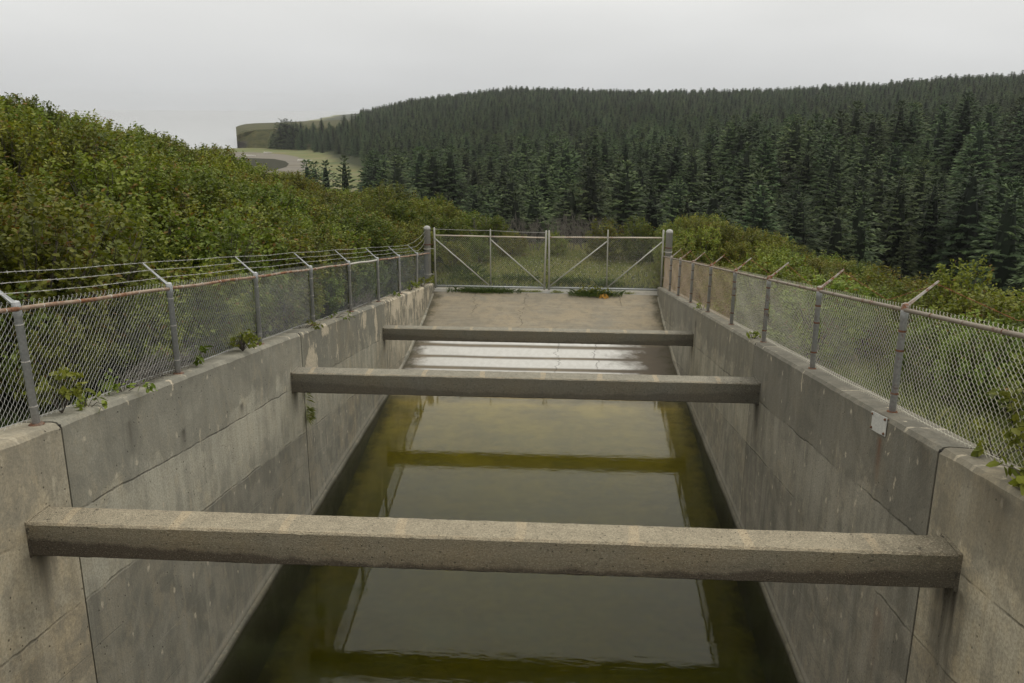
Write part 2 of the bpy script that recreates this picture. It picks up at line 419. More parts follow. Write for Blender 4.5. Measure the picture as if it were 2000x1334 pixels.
def beam_mat(name, top, side, rough_amt, damp=1.0):
    m = Mat(name, 0.93, 0.25)
    O = m.obj(); x, y, z = m.xyz(O)
    nz = m.xyz(m.N.new('ShaderNodeNewGeometry').outputs['Normal'])[2]
    big = m.noise(O, 0.9, 4, 0.6); mid = m.noise(O, 5, 6, 0.68); fine = m.noise(O, 70, 3, 0.75)
    agg = m.vor(O, 100)['Distance']
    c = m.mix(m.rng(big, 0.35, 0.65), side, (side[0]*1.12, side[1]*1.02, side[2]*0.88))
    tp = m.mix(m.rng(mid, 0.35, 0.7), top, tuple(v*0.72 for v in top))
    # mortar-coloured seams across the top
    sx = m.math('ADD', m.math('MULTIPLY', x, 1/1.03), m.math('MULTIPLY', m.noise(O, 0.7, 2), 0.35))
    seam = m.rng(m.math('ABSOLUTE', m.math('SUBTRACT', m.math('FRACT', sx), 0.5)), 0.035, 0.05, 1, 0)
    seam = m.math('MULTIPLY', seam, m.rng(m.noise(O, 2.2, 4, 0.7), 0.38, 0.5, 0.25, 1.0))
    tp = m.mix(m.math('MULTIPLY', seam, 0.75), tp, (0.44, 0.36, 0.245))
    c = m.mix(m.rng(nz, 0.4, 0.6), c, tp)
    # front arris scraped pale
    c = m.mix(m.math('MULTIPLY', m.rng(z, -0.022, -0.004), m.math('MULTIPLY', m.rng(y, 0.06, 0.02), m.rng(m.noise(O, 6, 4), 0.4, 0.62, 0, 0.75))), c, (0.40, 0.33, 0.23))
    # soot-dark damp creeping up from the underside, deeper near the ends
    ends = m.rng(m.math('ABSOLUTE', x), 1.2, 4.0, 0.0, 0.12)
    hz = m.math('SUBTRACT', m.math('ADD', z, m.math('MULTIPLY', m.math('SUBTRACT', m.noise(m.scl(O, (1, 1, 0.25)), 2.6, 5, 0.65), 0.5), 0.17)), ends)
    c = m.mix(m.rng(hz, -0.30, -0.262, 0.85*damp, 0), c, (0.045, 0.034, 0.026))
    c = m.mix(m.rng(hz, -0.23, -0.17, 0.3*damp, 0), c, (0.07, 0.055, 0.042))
    re_ = m.rng(m.math('ADD', x, m.math('MULTIPLY', m.math('SUBTRACT', m.noise(O, 2.5, 6, 0.7), 0.5), 1.6)), 3.3, 3.9)
    c = m.mix(m.math('MULTIPLY', re_, 0.62), c, tuple(v*0.42 for v in side))
    lich = m.math('MULTIPLY', m.rng(m.noise(O, 7, 5, 0.7), 0.60, 0.66), m.rng(m.math('ABSOLUTE', x), 2.6, 3.8))
    c = m.mix(m.math('MULTIPLY', lich, 0.8), c, (0.035, 0.03, 0.025))
    pin = m.vor(O, 22); pm = m.math('MULTIPLY', m.rng(pin['Distance'], 0.10, 0.2, 1, 0), m.rng(m.xyz(pin['Color'])[1], 0.72, 0.74))
    c = m.mix(m.math('MULTIPLY', pm, 0.8), c, (0.025, 0.022, 0.018))
    ag = m.vor(O, 100)
    agc = m.xyz(ag['Color'])[0]
    c = m.mix(m.rng(agc, 0.5, 1.0, 0, 0.5), c, tuple(v*0.45 for v in side))
    wetm = m.rng(hz, -0.30, -0.24, 0.12, 0.5)
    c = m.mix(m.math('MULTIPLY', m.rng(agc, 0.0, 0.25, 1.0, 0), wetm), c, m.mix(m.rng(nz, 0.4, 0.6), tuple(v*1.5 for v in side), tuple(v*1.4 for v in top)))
    c = m.mix(m.rng(fine, 0.55, 0.75, 0, 0.5), c, tuple(v*1.5 for v in top))
    m.color(c)
    hg = m.math('ADD', m.math('MULTIPLY', mid, 0.4), m.math('MULTIPLY', agg, 0.7))
    hg = m.math('SUBTRACT', hg, m.math('MULTIPLY', pm, 1.0))
    m.set('Normal', m.bump(hg, rough_amt, 0.014))
    return m.m

def metal_mat(name, base, rust_amt, rust=(0.21, 0.075, 0.028), metallic=0.35, rough=0.55, rscale=6.0):
    m = Mat(name, rough, 0.5)
    P = m.pos()
    n1 = m.noise(P, rscale, 6, 0.7, 0.4); n2 = m.noise(P, 40, 3, 0.6)
    n3 = m.noise(P, 1.1, 3, 0.5)
    c = m.mix(m.rng(n2, 0.3, 0.7), tuple(v*0.8 for v in base), tuple(v*1.12 for v in base))
    th = 0.78 - rust_amt*0.55
    rf = m.rng(m.math('ADD', m.math('MULTIPLY', n1, 0.65), m.math('MULTIPLY', n3, 0.35)), th-0.05, th+0.06)
    c = m.mix(rf, c, m.mix(m.rng(n2, 0.35, 0.65), tuple(v*0.65 for v in rust), tuple(v*1.25 for v in rust)))
    m.color(c)
    m.set('Metallic', m.math('MULTIPLY', m.math('SUBTRACT', 1.0, rf), metallic))
    m.set('Roughness', m.rng(rf, 0, 1, rough, 0.9))
    m.set('Normal', m.bump(n2, 0.15, 0.003))
    return m.m

def leaf_mat(name, cols, rusty, trans=0.34, gloss=0.25):
    m = Mat(name, 0.50, gloss)
    t = m.attr('tint'); rd = m.rand()
    c = m.ramp(t, [(0.0, cols[0]), (0.5, cols[1]), (1.0 - rusty - 0.02, cols[2]), (1.0 - rusty, rust_leaf), (1.0, rust_leaf2)])
    hsv = m.N.new('ShaderNodeHueSaturation')
    m.L(c, hsv.inputs['Color'])
    m.L(m.rng(rd, 0, 1, 0.478, 0.524), hsv.inputs['Hue'])
    r2 = m.math('FRACT', m.math('MULTIPLY', rd, 7.31))
    m.L(m.rng(r2, 0, 1, 0.74, 1.24), hsv.inputs['Value'])
    hsv.inputs['Saturation'].default_value = 1.06
    col = hsv.outputs[0]
    m.color(col)
    tr = m.N.new('ShaderNodeBsdfTranslucent'); m.L(m.mix(1.0, col, (1.0, 1.0, 0.55), 'MULTIPLY'), tr.inputs[0])
    mx = m.N.new('ShaderNodeMixShader'); mx.inputs[0].default_value = trans
    m.L(m.b.outputs[0], mx.inputs[1]); m.L(tr.outputs[0], mx.inputs[2]); m.L(mx.outputs[0], m.out.inputs[0])
    return m.m
rust_leaf, rust_leaf2 = (0.165, 0.125, 0.026), (0.185, 0.122, 0.032)

def plain_mat(name, a, b, scale=8.0, rough=0.9, bump=0.3, obj=False):
    m = Mat(name, rough, 0.25)
    P = m.obj() if obj else m.pos()
    n = m.noise(P, scale, 6, 0.65)
    m.color(m.mix(m.rng(n, 0.3, 0.7), a, b)); m.set('Normal', m.bump(n, bump, 0.02))
    return m.m

# ================================================================== TERRAIN
HW = 4.15                     # half width of the channel
SEA = -31.0
K = 1.347                     # distance of the far shore relative to a 29 m drop

AZ_T = np.radians([-60, -14.5, -12.8, -8.5, -4.9, -0.3, 6.2, 12.4, 18.3, 23.6, 26.1, 40, 60])
TIER = np.array([-4.2, -4.2, -3.32, -2.36, -2.04, -1.85, -1.33, -0.96, -0.61, -0.14, 0.02, 0.6, 1.0])       # height angle of the near forest's top
AZ_R = np.radians([-60, -17, -15.2, -12.6, -10.1, -6.5, -3.6, 1.5, 6.1, 12.3, 15.2, 18.1, 22.1, 25.9, 40, 60])
RIDGE = np.array([-30.3, -30.3, -27, -15.0, -2.5, 6.0, 12.5, 10.5, 9.0, 11.0, 13.8, 16.5, 24, 26, 36, 40])
AZ_N = np.radians([-60, -13, -8, 0, 10, 20, 26, 60])
NEARF = np.array([-25, -25, -24, -24.5, -24.5, -22, -20.5, -19])

# thin-plate control points (x, y, top of the growth): what grows there is about 1.7 m tall
def polar(az, el, r):
    a = math.radians(az)
    return (EYE.x + r*math.sin(a), r*math.cos(a), EYE.z + r*math.tan(math.radians(el)))
CTRL = []
for yy in (-20, -8, 0, 6, 12, 18, 24, 31):
    CTRL.append((-5.2, yy, zt(max(yy, -4)) + 1.15)); CTRL.append((5.2, yy, zt(max(yy, -4)) + 0.75))
for yy in (-20, -5, 6, 14):
    CTRL.append((-9.5, yy, zt(max(yy, -4)) + 2.05 + 0.05*max(yy, 0)))
    CTRL.append((-17, yy, zt(max(yy, -4)) + 4.0 + 0.05*max(yy, 0)))
    CTRL.append((-34, yy, zt(max(yy, -4)) + 7.0))
CTRL += [polar(*q) for q in ((-33.15, -0.35, 27), (-30.7, -1.4, 30), (-28.2, -1.95, 33), (-24.6, -2.6, 38), (-21.75, -3.5, 43), (-18.3, -5.5, 49),
                             (-19.7, -4.75, 47), (-16.65, -5.45, 51), (-13.5, -5.65, 53), (-11.6, -6.9, 50),
                             (-30, -3.6, 20), (-26, -3.9, 23), (-20, -5.2, 30), (-15, -6.3, 36), (-12, -7.6, 38), (-22, -3.9, 24), (-14, -7.6, 28))]
CTRL += [polar(*q) for q in ((-33, -3.2, 50), (-28, -4.0, 55), (-22, -5.2, 62), (-17, -6.6, 68), (-12, -8.0, 70))]
for xx in (-4, -2, 0, 2, 4):
    CTRL += [(xx, 32.5, 2.8), (xx, 38, 2.75), (xx, 44, 2.5), (xx, 50, 1.2), (xx*1.3, 58, -0.6)]
CTRL += [(-7, 38, 3.4), (-7, 44, 3.0), (7, 36, 2.75), (7, 44, 2.3), (12, 44, 0.6)]
CTRL += [polar(*q) for q in ((9.8, -8.3, 36), (13, -9.0, 30), (15.9, -9.9, 27), (18, -10.2, 21), (20.7, -11.0, 17), (23.5, -10.9, 17), (27.6, -11.7, 15))]
for az in (8, 14, 20, 28, 38, 52):
    CTRL += [polar(az, -12.0, 33), polar(az, -11.2, 48), polar(az, -10.2, 66)]
for yy in (-20, -6, 4):
    CTRL += [(8, yy, zt(max(yy, -4)) + 0.5), (16, yy, zt(max(yy, -4)) - 1.5), (30, yy, zt(max(yy, -4)) - 5)]
CTRL = np.array(CTRL)
def _rbf_setup(C):
    P = C[:, :2]; n = len(P)
    D = np.linalg.norm(P[:, None] - P[None], axis=2)
    K = np.where(D > 0, D*D*np.log(D + 1e-9), 0.0) + np.eye(n)*8.0
    A = np.zeros((n+3, n+3)); A[:n, :n] = K
    A[:n, n] = 1; A[:n, n+1:] = P; A[n, :n] = 1; A[n+1:, :n] = P.T
    return P, np.linalg.solve(A, np.concatenate([C[:, 2], np.zeros(3)]))
RP, RW = _rbf_setup(CTRL)
def near_top(x, y):
    X = np.stack([np.ravel(x), np.ravel(y)], 1)
    out = np.empty(len(X))
    for i in range(0, len(X), 20000):
        q = X[i:i+20000]
        D = np.linalg.norm(q[:, None] - RP[None], axis=2)
        K = np.where(D > 0, D*D*np.log(D + 1e-9), 0.0)
        out[i:i+20000] = K @ RW[:-3] + RW[-3] + q @ RW[-2:]
    return out.reshape(np.shape(x))
def sstep(a, b, v):
    t = np.clip((v - a) / (b - a), 0, 1); return t*t*(3 - 2*t)
def vnoise(x, y, s, seed=0):
    return (np.sin(x/s*1.7 + seed) * np.cos(y/s*1.3 - seed*2.1) + np.sin((x + y)/s*0.83 + seed*3.3) * 0.6 + np.sin((x*0.6 - y)/s*2.3 + seed*1.7) * 0.35) / 1.95

def far_ground(r, az):
    te = np.tan(np.radians(np.interp(az, AZ_T, TIER)))
    rg = np.interp(az, AZ_R, RIDGE); n_ = np.interp(az, AZ_N, NEARF)
    left = sstep(math.radians(-12.3), math.radians(-13.5), az)
    b = (7.8 + 240*te - 18.5)*(1-left) - 29.5*left
    f2 = np.maximum(7.8 + 430*te - 17.0, -30.3)*(1-left) - 30.3*left
    dip = np.maximum(np.minimum(b, f2) - 5.0, -30.3)
    R = [90, 120, 240, 320, 430, 1100, 1500, 3300]
    Z = [-15.0 + 0.3*(n_+24), n_, b, dip, f2, rg, rg + 1.0, rg - 6]
    out = Z[0] + 0.0*r
    for i in range(len(R)-1):
        m = (r >= R[i]) & (r < R[i+1]); t = (r - R[i])/(R[i+1]-R[i]); t = 0.5*t + 0.5*t*t*(3-2*t)
        out = np.where(m, Z[i]*(1-t) + Z[i+1]*t, out)
    out = np.where(r >= R[-1], Z[-1], out)
    return out
def ground_z(x, y):
    x = np.asarray(x, float); y = np.asarray(y, float)
    r = np.hypot(x - EYE.x, y); az = np.arctan2(x - EYE.x, y)
    f = far_ground(r, np.clip(az, -1.05, 1.05)) + np.where(r > 120, vnoise(x, y, 60, 1)*1.4, 0) * (az > -0.2)
    n = near_top(np.where(r < 110, x, 0), np.where(r < 110, y, 40)) - 1.7
    # strip behind the walls and the plateau beyond the gate
    w = 1 - sstep(58, 95, r)
    g = n*w + f*(1-w) + vnoise(x, y, 2.3, 4)*0.08*w
    plate = (1 - sstep(4.2, 6.5, np.abs(x))) * sstep(31, 32.5, y) * (1 - sstep(40, 46, y))
    g = g*(1-plate) + (1.08 + 0.05*vnoise(x, y, 1.7, 2))*plate
    bank = (np.abs(x) < 5.4) & (y < 33)
    g = np.where(bank, np.minimum(g, zt(y) - 0.10), g)
    # the sea lies beyond the far beach, the cliff stands in front of it
    sea = np.maximum(sstep(math.radians(-20.2), math.radians(-20.9), az), sstep(math.radians(-15.5), math.radians(-18.5), az) * sstep(690*K, 720*K, r)) * sstep(618*K, 630*K, r)
    g = g*(1-sea) + (SEA - 3.0)*sea
    return g

def axis(parts):
    out = []
    for a, b, n in parts: out += list(np.linspace(a, b, n, endpoint=False))
    out.append(parts[-1][1]); return np.array(sorted(set(np.round(out, 4))))
xs = axis([(-2000, -400, 16), (-400, -120, 20), (-120, -40, 28), (-40, -12, 32), (-12, -4.56, 12), (-4.56, 4.56, 10), (4.56, 12, 12), (12, 40, 26), (40, 120, 26), (120, 400, 24), (400, 2000, 30)])
ys = axis([(-60, -6, 12), (-6, 32.25, 50), (32.25, 50, 24), (50, 120, 36), (120, 400, 40), (400, 1300, 60), (1300, 3400, 14)])
GX, GY = np.meshgrid(xs, ys)
GZ = ground_z(GX, GY)
nx, ny = len(xs), len(ys)
gm = MB(); F = []
for j in range(ny-1):
    for i in range(nx-1):
        if xs[i] >= -4.57 and xs[i+1] <= 4.57 and ys[j+1] <= 32.26: continue
        F.append((j*nx+i, j*nx+i+1, (j+1)*nx+i+1, (j+1)*nx+i))
gm.add(np.stack([GX.ravel(), GY.ravel(), GZ.ravel()], 1), F)
gmat = Mat("soil_and_turf", 0.95, 0.2)
P = gmat.pos(); gx, gy, gz = gmat.xyz(P)
n1 = gmat.noise(P, 0.9, 6, 0.65); n2 = gmat.noise(P, 0.02, 5, 0.6); n3 = gmat.noise(gmat.scl(P, (0.012, 0.05, 0.05)), 1.0, 6, 0.6)
near_c = gmat.mix(gmat.rng(n1, 0.35, 0.65), (0.018, 0.022, 0.009), (0.040, 0.048, 0.016))
flat_c = gmat.ramp(n3, [(0.36, (0.085, 0.110, 0.040)), (0.45, (0.175, 0.155, 0.066)), (0.52, (0.105, 0.140, 0.048)), (0.60, (0.21, 0.175, 0.10)), (0.68, (0.12, 0.145, 0.055))])
gmat.color(gmat.mix(gmat.rng(gz, -28.6, -29.4), near_c, flat_c))
tag(gm.build("ground", gmat.m, smooth=True), kind='structure')

# sea
sm = Mat("sea_water", 0.12, 0.6)
sm.color((0.24, 0.25, 0.25))
P = sm.pos()
sm.set('Normal', sm.bump(sm.noise(sm.scl(P, (0.25, 1, 1)), 0.02, 5, 0.6), 0.25, 0.5))
mb = MB(); mb.add([(-5200, 740, SEA), (5200, 740, SEA), (5200, 5600, SEA), (-5200, 5600, SEA)], [(0, 1, 2, 3)])
tag(mb.build("sea", sm.m), kind='structure')

# grassy headland ending in a cliff
hm = MB(); V = []; azs = [-20.75, -20.7, -20.55, -20.2, -19.6, -18.8, -17.9, -17, -16, -15, -13.5, -12]
tops = [-12.0, -11.6, -10.7, -9.4, -8.7, -8.4, -8.0, -7.2, -6.6, -6.2, -5.5, -5]
for k, (a, t_) in enumerate(zip(azs, tops)):
    f0 = 2 if k < 3 else min(26, 5 + 6*(k-2))
    for rr, z_ in ((636-f0, -21.5), (636-f0*0.62, -17.5 + (0 if k > 2 else 0.5)), (636-f0*0.25, t_-3.6), (636, t_-0.7), (644, t_), (690, t_+0.6), (820, t_+0.5), (840, -24)):
        j_ = 1.6*math.sin(k*3.1+rr) + 0.8*math.sin(k*7.7+rr*2.3); z_ += 0.45*math.sin(k*5.3+rr*1.7)*(rr < 640)
        V.append((EYE.x + K*(rr+j_)*math.sin(math.radians(a)), K*(rr+j_)*math.cos(math.radians(a)), 7.8 + K*(z_-7.8)))
n_ = 8
F = [(i*n_+j, (i+1)*n_+j, (i+1)*n_+j+1, i*n_+j+1) for i in range(len(azs)-1) for j in range(n_-1)] + [tuple(range(n_))]
hm.add(V, F)
hmat = Mat("headland_turf", 0.95, 0.2)
P = hmat.pos(); hx, hy, hz = hmat.xyz(P)
tz = hmat.math('ADD', hz, hmat.math('MULTIPLY', hmat.noise(P, 0.12, 5, 0.65), 5.0))
hc = hmat.mix(hmat.rng(hmat.noise(hmat.scl(P, (1, 1, 2.5)), 0.12, 6, 0.65), 0.35, 0.65), (0.034, 0.040, 0.014), (0.085, 0.078, 0.030))
rock = hmat.math('MULTIPLY', hmat.rng(tz, -22.0, -23.2), hmat.rng(hx, -287, -296))
hmat.color(hmat.mix(rock, hc, (0.045, 0.04, 0.036)))
hmat.set('Normal', hmat.bump(hmat.noise(P, 0.25, 5), 0.6, 1.5))
tag(hm.build("headland", hmat.m), kind='structure')

def sheet(name, pts, z, mat):
    c = np.mean(np.array(pts), axis=0)
    mb = MB(); V = [(c[0], c[1], z)] + [(p[0], p[1], z) for p in pts]
    n = len(pts)
    mb.add(V, [(0, 1+i, 1+(i+1) % n) for i in range(n)])
    return tag(mb.build(name, mat), kind='structure')
def on_flat(az, r): return (EYE.x + K*r*math.sin(math.radians(az)), K*r*math.cos(math.radians(az)))
beach_pts = [on_flat(*q) for q in ((-26, 380), (-26, 560), (-22, 575), (-19.6, 560), (-18.0, 535), (-16.9, 500), (-16.5, 465), (-16.45, 435), (-16.9, 395), (-17.8, 372), (-19, 360), (-22, 355))]
bmat = Mat("beach_gravel", 0.95, 0.2); P = bmat.pos()
bmat.color(bmat.ramp(bmat.noise(bmat.scl(P, (0.3, 1, 1)), 0.06, 6, 0.65), [(0.3, (0.10, 0.092, 0.08)), (0.5, (0.185, 0.168, 0.14)), (0.7, (0.12, 0.105, 0.075))]))
sheet("beach", beach_pts, -30.12, bmat.m)
lag_pts = [on_flat(*q) for q in ((-26, 420), (-26, 500), (-22, 505), (-20, 500), (-18.6, 490), (-17.95, 470), (-17.72, 448), (-17.9, 425), (-18.5, 408), (-19.4, 398), (-22, 395))]
lmat = Mat("lagoon_water", 0.35, 0.0); lmat.color((0.055, 0.055, 0.042))  # no mirror; the hillside's dark reflection is put into the base colour
lmat.set('Normal', lmat.bump(lmat.noise(lmat.pos(), 0.5, 3), 0.1, 0.1))
sheet("lagoon", lag_pts, -30.04, lmat.m)

# air: one closed box of thin haze round everything
hz_ = MB(); hz_.box(-5300, 5300, -80, 5700, -38, 62)
hmat2 = bpy.data.materials.new("haze"); hmat2.use_nodes = True
hn = hmat2.node_tree.nodes; hn.clear()
ho = hn.new('ShaderNodeOutputMaterial'); hv = hn.new('ShaderNodeVolumePrincipled')
hv.inputs['Color'].default_value = (0.93, 0.96, 1.0, 1)
hv.inputs['Density'].default_value = 0.00008
hv.inputs['Anisotropy'].default_value = 0.2
hmat2.node_tree.links.new(hv.outputs[0], ho.inputs['Volume'])
HAZE = tag(hz_.build("haze", hmat2), kind='stuff')

# ================================================================== CHANNEL
CHAN_MAT = {}
st_l = [(7.05, 3.80, 0.28, 0.9, 0.8), (14.75, 2.80, 0.2, 0.7, 0.8), (22.55, 1.66, 0.2, 0.6, 0.8), (8.9, 4.35, 0.10, 0.5, 0.5), (12.2, 3.4, 0.12, 0.25, 0.8), (10.2, 3.75, 0.12, 0.3, 0.85)]
st_r = [(7.05, 3.80, 0.42, 1.9, 1.0), (14.75, 2.80, 0.28, 1.1, 0.95), (7.9, 3.4, 0.2, 1.4, 0.5), (22.55, 1.66, 0.2, 0.6, 0.8), (6.5, 4.9, 0.5, 0.7, 0.55), (7.9, 4.7, 0.3, 0.6, 0.5), (22.2, 2.4, 0.15, 1.4, 0.6)]
rust_r = [(8.98, 4.36, 0.10, 0.6, 0.75), (8.45, 2.6, 0.2, 1.1, 0.3)]
G1, G2, W1 = (0.245, 0.232, 0.198), (0.185, 0.178, 0.155), (0.275, 0.238, 0.178)
walls_def = {
 'left': [(-6.5, 7.60, concrete_wall_mat("concrete_tan_left", (0.27, 0.243, 0.195), (0.195, 0.178, 0.146), (0.315, 0.262, 0.185), 0.5, 1.0, st_l, band=0.5, lower=0.97, gain=1.72, topd=0.9)),
          (7.655, 15.26, concrete_wall_mat("concrete_grey_left", G1, G2, (0.262, 0.24, 0.195), 0.85, 2.0, st_l, band=1.0, lower=0.66, gain=1.66, topd=0.60)),
          (15.300, 22.85, concrete_wall_mat("concrete_mid_left", G1, (0.18, 0.176, 0.155), W1, 0.8, 3.0, st_l, band=1.0, flakes=0.5, gain=1.35, lower=0.85, patches=((15.85, 3.0, 0.5, 0.42), (16.9, 3.35, 0.25, 0.2), (21.6, 2.3, 0.2, 0.5), (20.3, 2.75, 0.35, 0.25)))),
          (22.88, 31.72, concrete_wall_mat("concrete_flaked_left", (0.255, 0.236, 0.195), (0.18, 0.17, 0.142), W1, 0.7, 4.0, st_l, band=0.9, flakes=1.3, gain=1.25, patches=((24.2, 2.2, 0.7, 0.3), (26.5, 1.9, 0.6, 0.35), (28.5, 1.6, 0.7, 0.3))))],
 'right': [(-6.5, 7.57, concrete_wall_mat("concrete_tan_right", (0.255, 0.232, 0.188), (0.165, 0.152, 0.125), (0.305, 0.255, 0.18), 0.5, 5.0, st_r, rust_r, band=0.85, lower=1.0, gain=1.6, topd=0.55)),
           (7.605, 15.27, concrete_wall_mat("concrete_dark_right", (0.225, 0.21, 0.18), (0.158, 0.15, 0.13), (0.245, 0.222, 0.182), 0.7, 6.0, st_r, rust_r, band=1.3, lower=0.95, gain=1.2, topd=0.68)),
           (15.295, 22.86, concrete_wall_mat("concrete_mid_right", (0.248, 0.232, 0.195), (0.18, 0.17, 0.145), (0.27, 0.24, 0.188), 0.5, 7.0, st_r, rust_r, band=0.8)),
           (22.88, 31.72, concrete_wall_mat("concrete_far_right", (0.235, 0.222, 0.19), (0.175, 0.167, 0.145), (0.25, 0.228, 0.185), 0.8, 8.0, st_r, rust_r, band=0.9, flakes=0.2))]}
filler = plain_mat("joint_filler", (0.012, 0.011, 0.010), (0.030, 0.028, 0.024), 12)
def wall_panel(s, y0, y1, dx, mat, parent, seed):
    """one cast length of wall: battered coping edge, slightly uneven arris, s = -1 left, +1 right"""
    rg = np.random.default_rng(seed)
    ny_ = max(2, int((y1-y0)/0.22))
    Y = np.linspace(y0, y1, ny_+1); V = []
    for k, y in enumerate(Y):
        j1, j2 = rg.normal(0, 0.004), rg.normal(0, 0.006)
        xi = s*(HW - dx); z = zt(y)
        if k in (0, ny_): j1 -= 0.012; j2 += 0.012
        V += [(xi, y, -1.9), (xi, y, z-0.045-abs(j2)), (xi+s*(0.03+abs(j1)), y, z-0.008), (xi+s*0.09, y, z), (s*4.56, y, z-0.012), (s*4.56, y, -1.9)]
    F = []
    for k in range(ny_):
        for i in range(6):
            a, b = k*6+i, k*6+(i+1) % 6
            q = (a, b, b+6, a+6)
            F.append(q if s > 0 else q[::-1])
    c0, c1 = tuple(range(6)), tuple(range(ny_*6, ny_*6+6))
    F += ([c0[::-1], c1] if s > 0 else [c0, c1[::-1]])
    mb = MB(); mb.add(V, F); return mb.build("wall_panel", mat, parent)
WALL = {}
for side, s in (('left', -1), ('right', 1)):
    root = empty("concrete_wall", (0, 0, 0), ("long concrete channel wall on the left, pale and flaking, stepping down under the rusty-railed fence" if s < 0 else
                 "long concrete channel wall on the right, darker and stained, carrying the small white plate"), "wall", "walls of the concrete channel")
    WALL[side] = root
    for k, (y0, y1, mt) in enumerate(walls_def[side]):
        wall_panel(s, y0, y1, 0.02 if (k == 0 and s < 0) else 0.0, mt, root, 10*s+k+40)
        if k < 3:
            yn = walls_def[side][k+1][0]
            mb = MB(); mb.box(min(s*(HW+0.012), s*4.5), max(s*(HW+0.012), s*4.5), y1-0.004, yn+0.004, -1.8, zt(yn)-0.03)
            mb.build("joint_filler", filler, root)
    # low ledge along the foot of the wall
    mb = MB(); Y = np.linspace(-6, 31.2, 90); V = []
    for y in Y:
        zr = 0.1 if y < 23 else np.interp(y, [23, 24.7, 26.2, 28.7, 30.3, 31.2], [0.13, 0.24, 0.38, 0.66, 0.92, 1.1])
        b_ = 0.045 + 0.008*math.sin(y*3.7)
        V += [(s*(HW+0.05), y, -1.6), (s*(HW-b_-0.02), y, -1.6), (s*(HW-b_), y, zr-0.05), (s*(HW-b_+0.02), y, zr-0.02), (s*(HW+0.05), y, zr+0.02)]
    F = []
    for k in range(len(Y)-1):
        for i in range(4):
            q = (k*5+i, k*5+i+1, (k+1)*5+i+1, (k+1)*5+i); F.append(q[::-1] if s > 0 else q)
    mb.add(V, F)
    mb.build("foot_ledge", walls_def[side][2][2], root)

# floor of the channel: bed under water, ramp, crest
prof = [(-6.5, -1.5), (4, -1.45), (12, -1.15), (17, -0.72), (20, -0.38), (21.6, -0.12), (22.57, 0.0), (23.6, 0.055), (24.74, 0.115), (26.24, 0.24), (27.5, 0.38), (28.7, 0.56), (29.6, 0.72), (30.4, 0.88), (31.1, 1.03), (31.45, 1.095)]
pf = np.array(prof); yy = np.concatenate([np.linspace(-6.5, 22, 40), np.linspace(22.2, 31.45, 60)])
zz = np.interp(yy, pf[:, 0], pf[:, 1])
zz = np.convolve(np.pad(zz, 2, mode='edge'), np.ones(5)/5, 'valid'); zz[-1] = 1.095; zz[-2] = min(zz[-2], 1.09)
mb = MB(); V = []; xs_ = np.linspace(-4.14, 4.14, 24)
for y, z in zip(yy, zz):
    for x in xs_: V.append((x, y, z + 0.006*vnoise(np.array(x), np.array(y), 0.8, 3)))
nn = len(xs_)
mb.add(V, [(j*nn+i, j*nn+i+1, (j+1)*nn+i+1, (j+1)*nn+i) for j in range(len(yy)-1) for i in range(nn-1)])
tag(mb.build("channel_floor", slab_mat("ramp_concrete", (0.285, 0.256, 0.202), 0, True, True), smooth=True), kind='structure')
sill_m = slab_mat("sill_concrete", (0.33, 0.325, 0.30), 3, False, False, False)
mb = MB(); mb.box(-4.56, 4.56, 31.47, 32.24, 0.6, 1.10); tag(mb.build("gate_sill", sill_m), kind='structure')

# water body
wm = bpy.data.materials.new("channel_water"); wm.use_nodes = True
q = Mat.__new__(Mat); q.m = wm; q.nt = wm.node_tree; q.N = q.nt.nodes; q.N.clear(); q._pos = None
q.out = q.N.new('ShaderNodeOutputMaterial')
P = q.pos(); wx, wy, wz = q.xyz(P)
amp = q.rng(q.noise(q.scl(P, (0.4, 0.4, 1)), 0.35, 3, 0.5), 0.35, 0.7, 0.25, 1.0)
rip = q.math('MULTIPLY', q.math('ADD', q.noise(q.scl(P, (0.5, 1.4, 1)), 6.5, 3, 0.5, 0.4), q.math('MULTIPLY', q.noise(P, 6, 2, 0.5), 0.15)), amp)
bn = q.bump(rip, 0.30, 0.008)
gl = q.N.new('ShaderNodeBsdfGlossy'); gl.inputs['Roughness'].default_value = 0.0; gl.inputs['Color'].default_value = (1, 1, 1, 1)
q.L(bn, gl.inputs['Normal'])
tp = q.N.new('ShaderNodeBsdfTransparent'); tp.inputs[0].default_value = (0.93, 0.94, 0.88, 1)
df = q.N.new('ShaderNodeBsdfDiffuse')
scum = q.noise(q.scl(P, (0.7, 1, 1)), 0.8, 6, 0.7)
q.L(q.mix(q.rng(scum, 0.45, 0.7), (0.020, 0.024, 0.006), (0.034, 0.040, 0.016)), df.inputs[0])
m1 = q.N.new('ShaderNodeMixShader')
q.L(q.rng(scum, 0.42, 0.62, 0.12, 0.40), m1.inputs[0]); q.L(tp.outputs[0], m1.inputs[1]); q.L(df.outputs[0], m1.inputs[2])
fr = q.N.new('ShaderNodeFresnel'); fr.inputs[0].default_value = 1.33; q.L(bn, fr.inputs['Normal'])
m2 = q.N.new('ShaderNodeMixShader'); q.L(fr.outputs[0], m2.inputs[0]); q.L(m1.outputs[0], m2.inputs[1]); q.L(gl.outputs[0], m2.inputs[2])
q.L(m2.outputs[0], q.out.inputs[0])
va = q.N.new('ShaderNodeVolumeAbsorption'); va.inputs['Color'].default_value = (0.47, 0.50, 0.05, 1); va.inputs['Density'].default_value = 1.25
q.L(va.outputs[0], q.out.inputs['Volume'])
mb = MB()
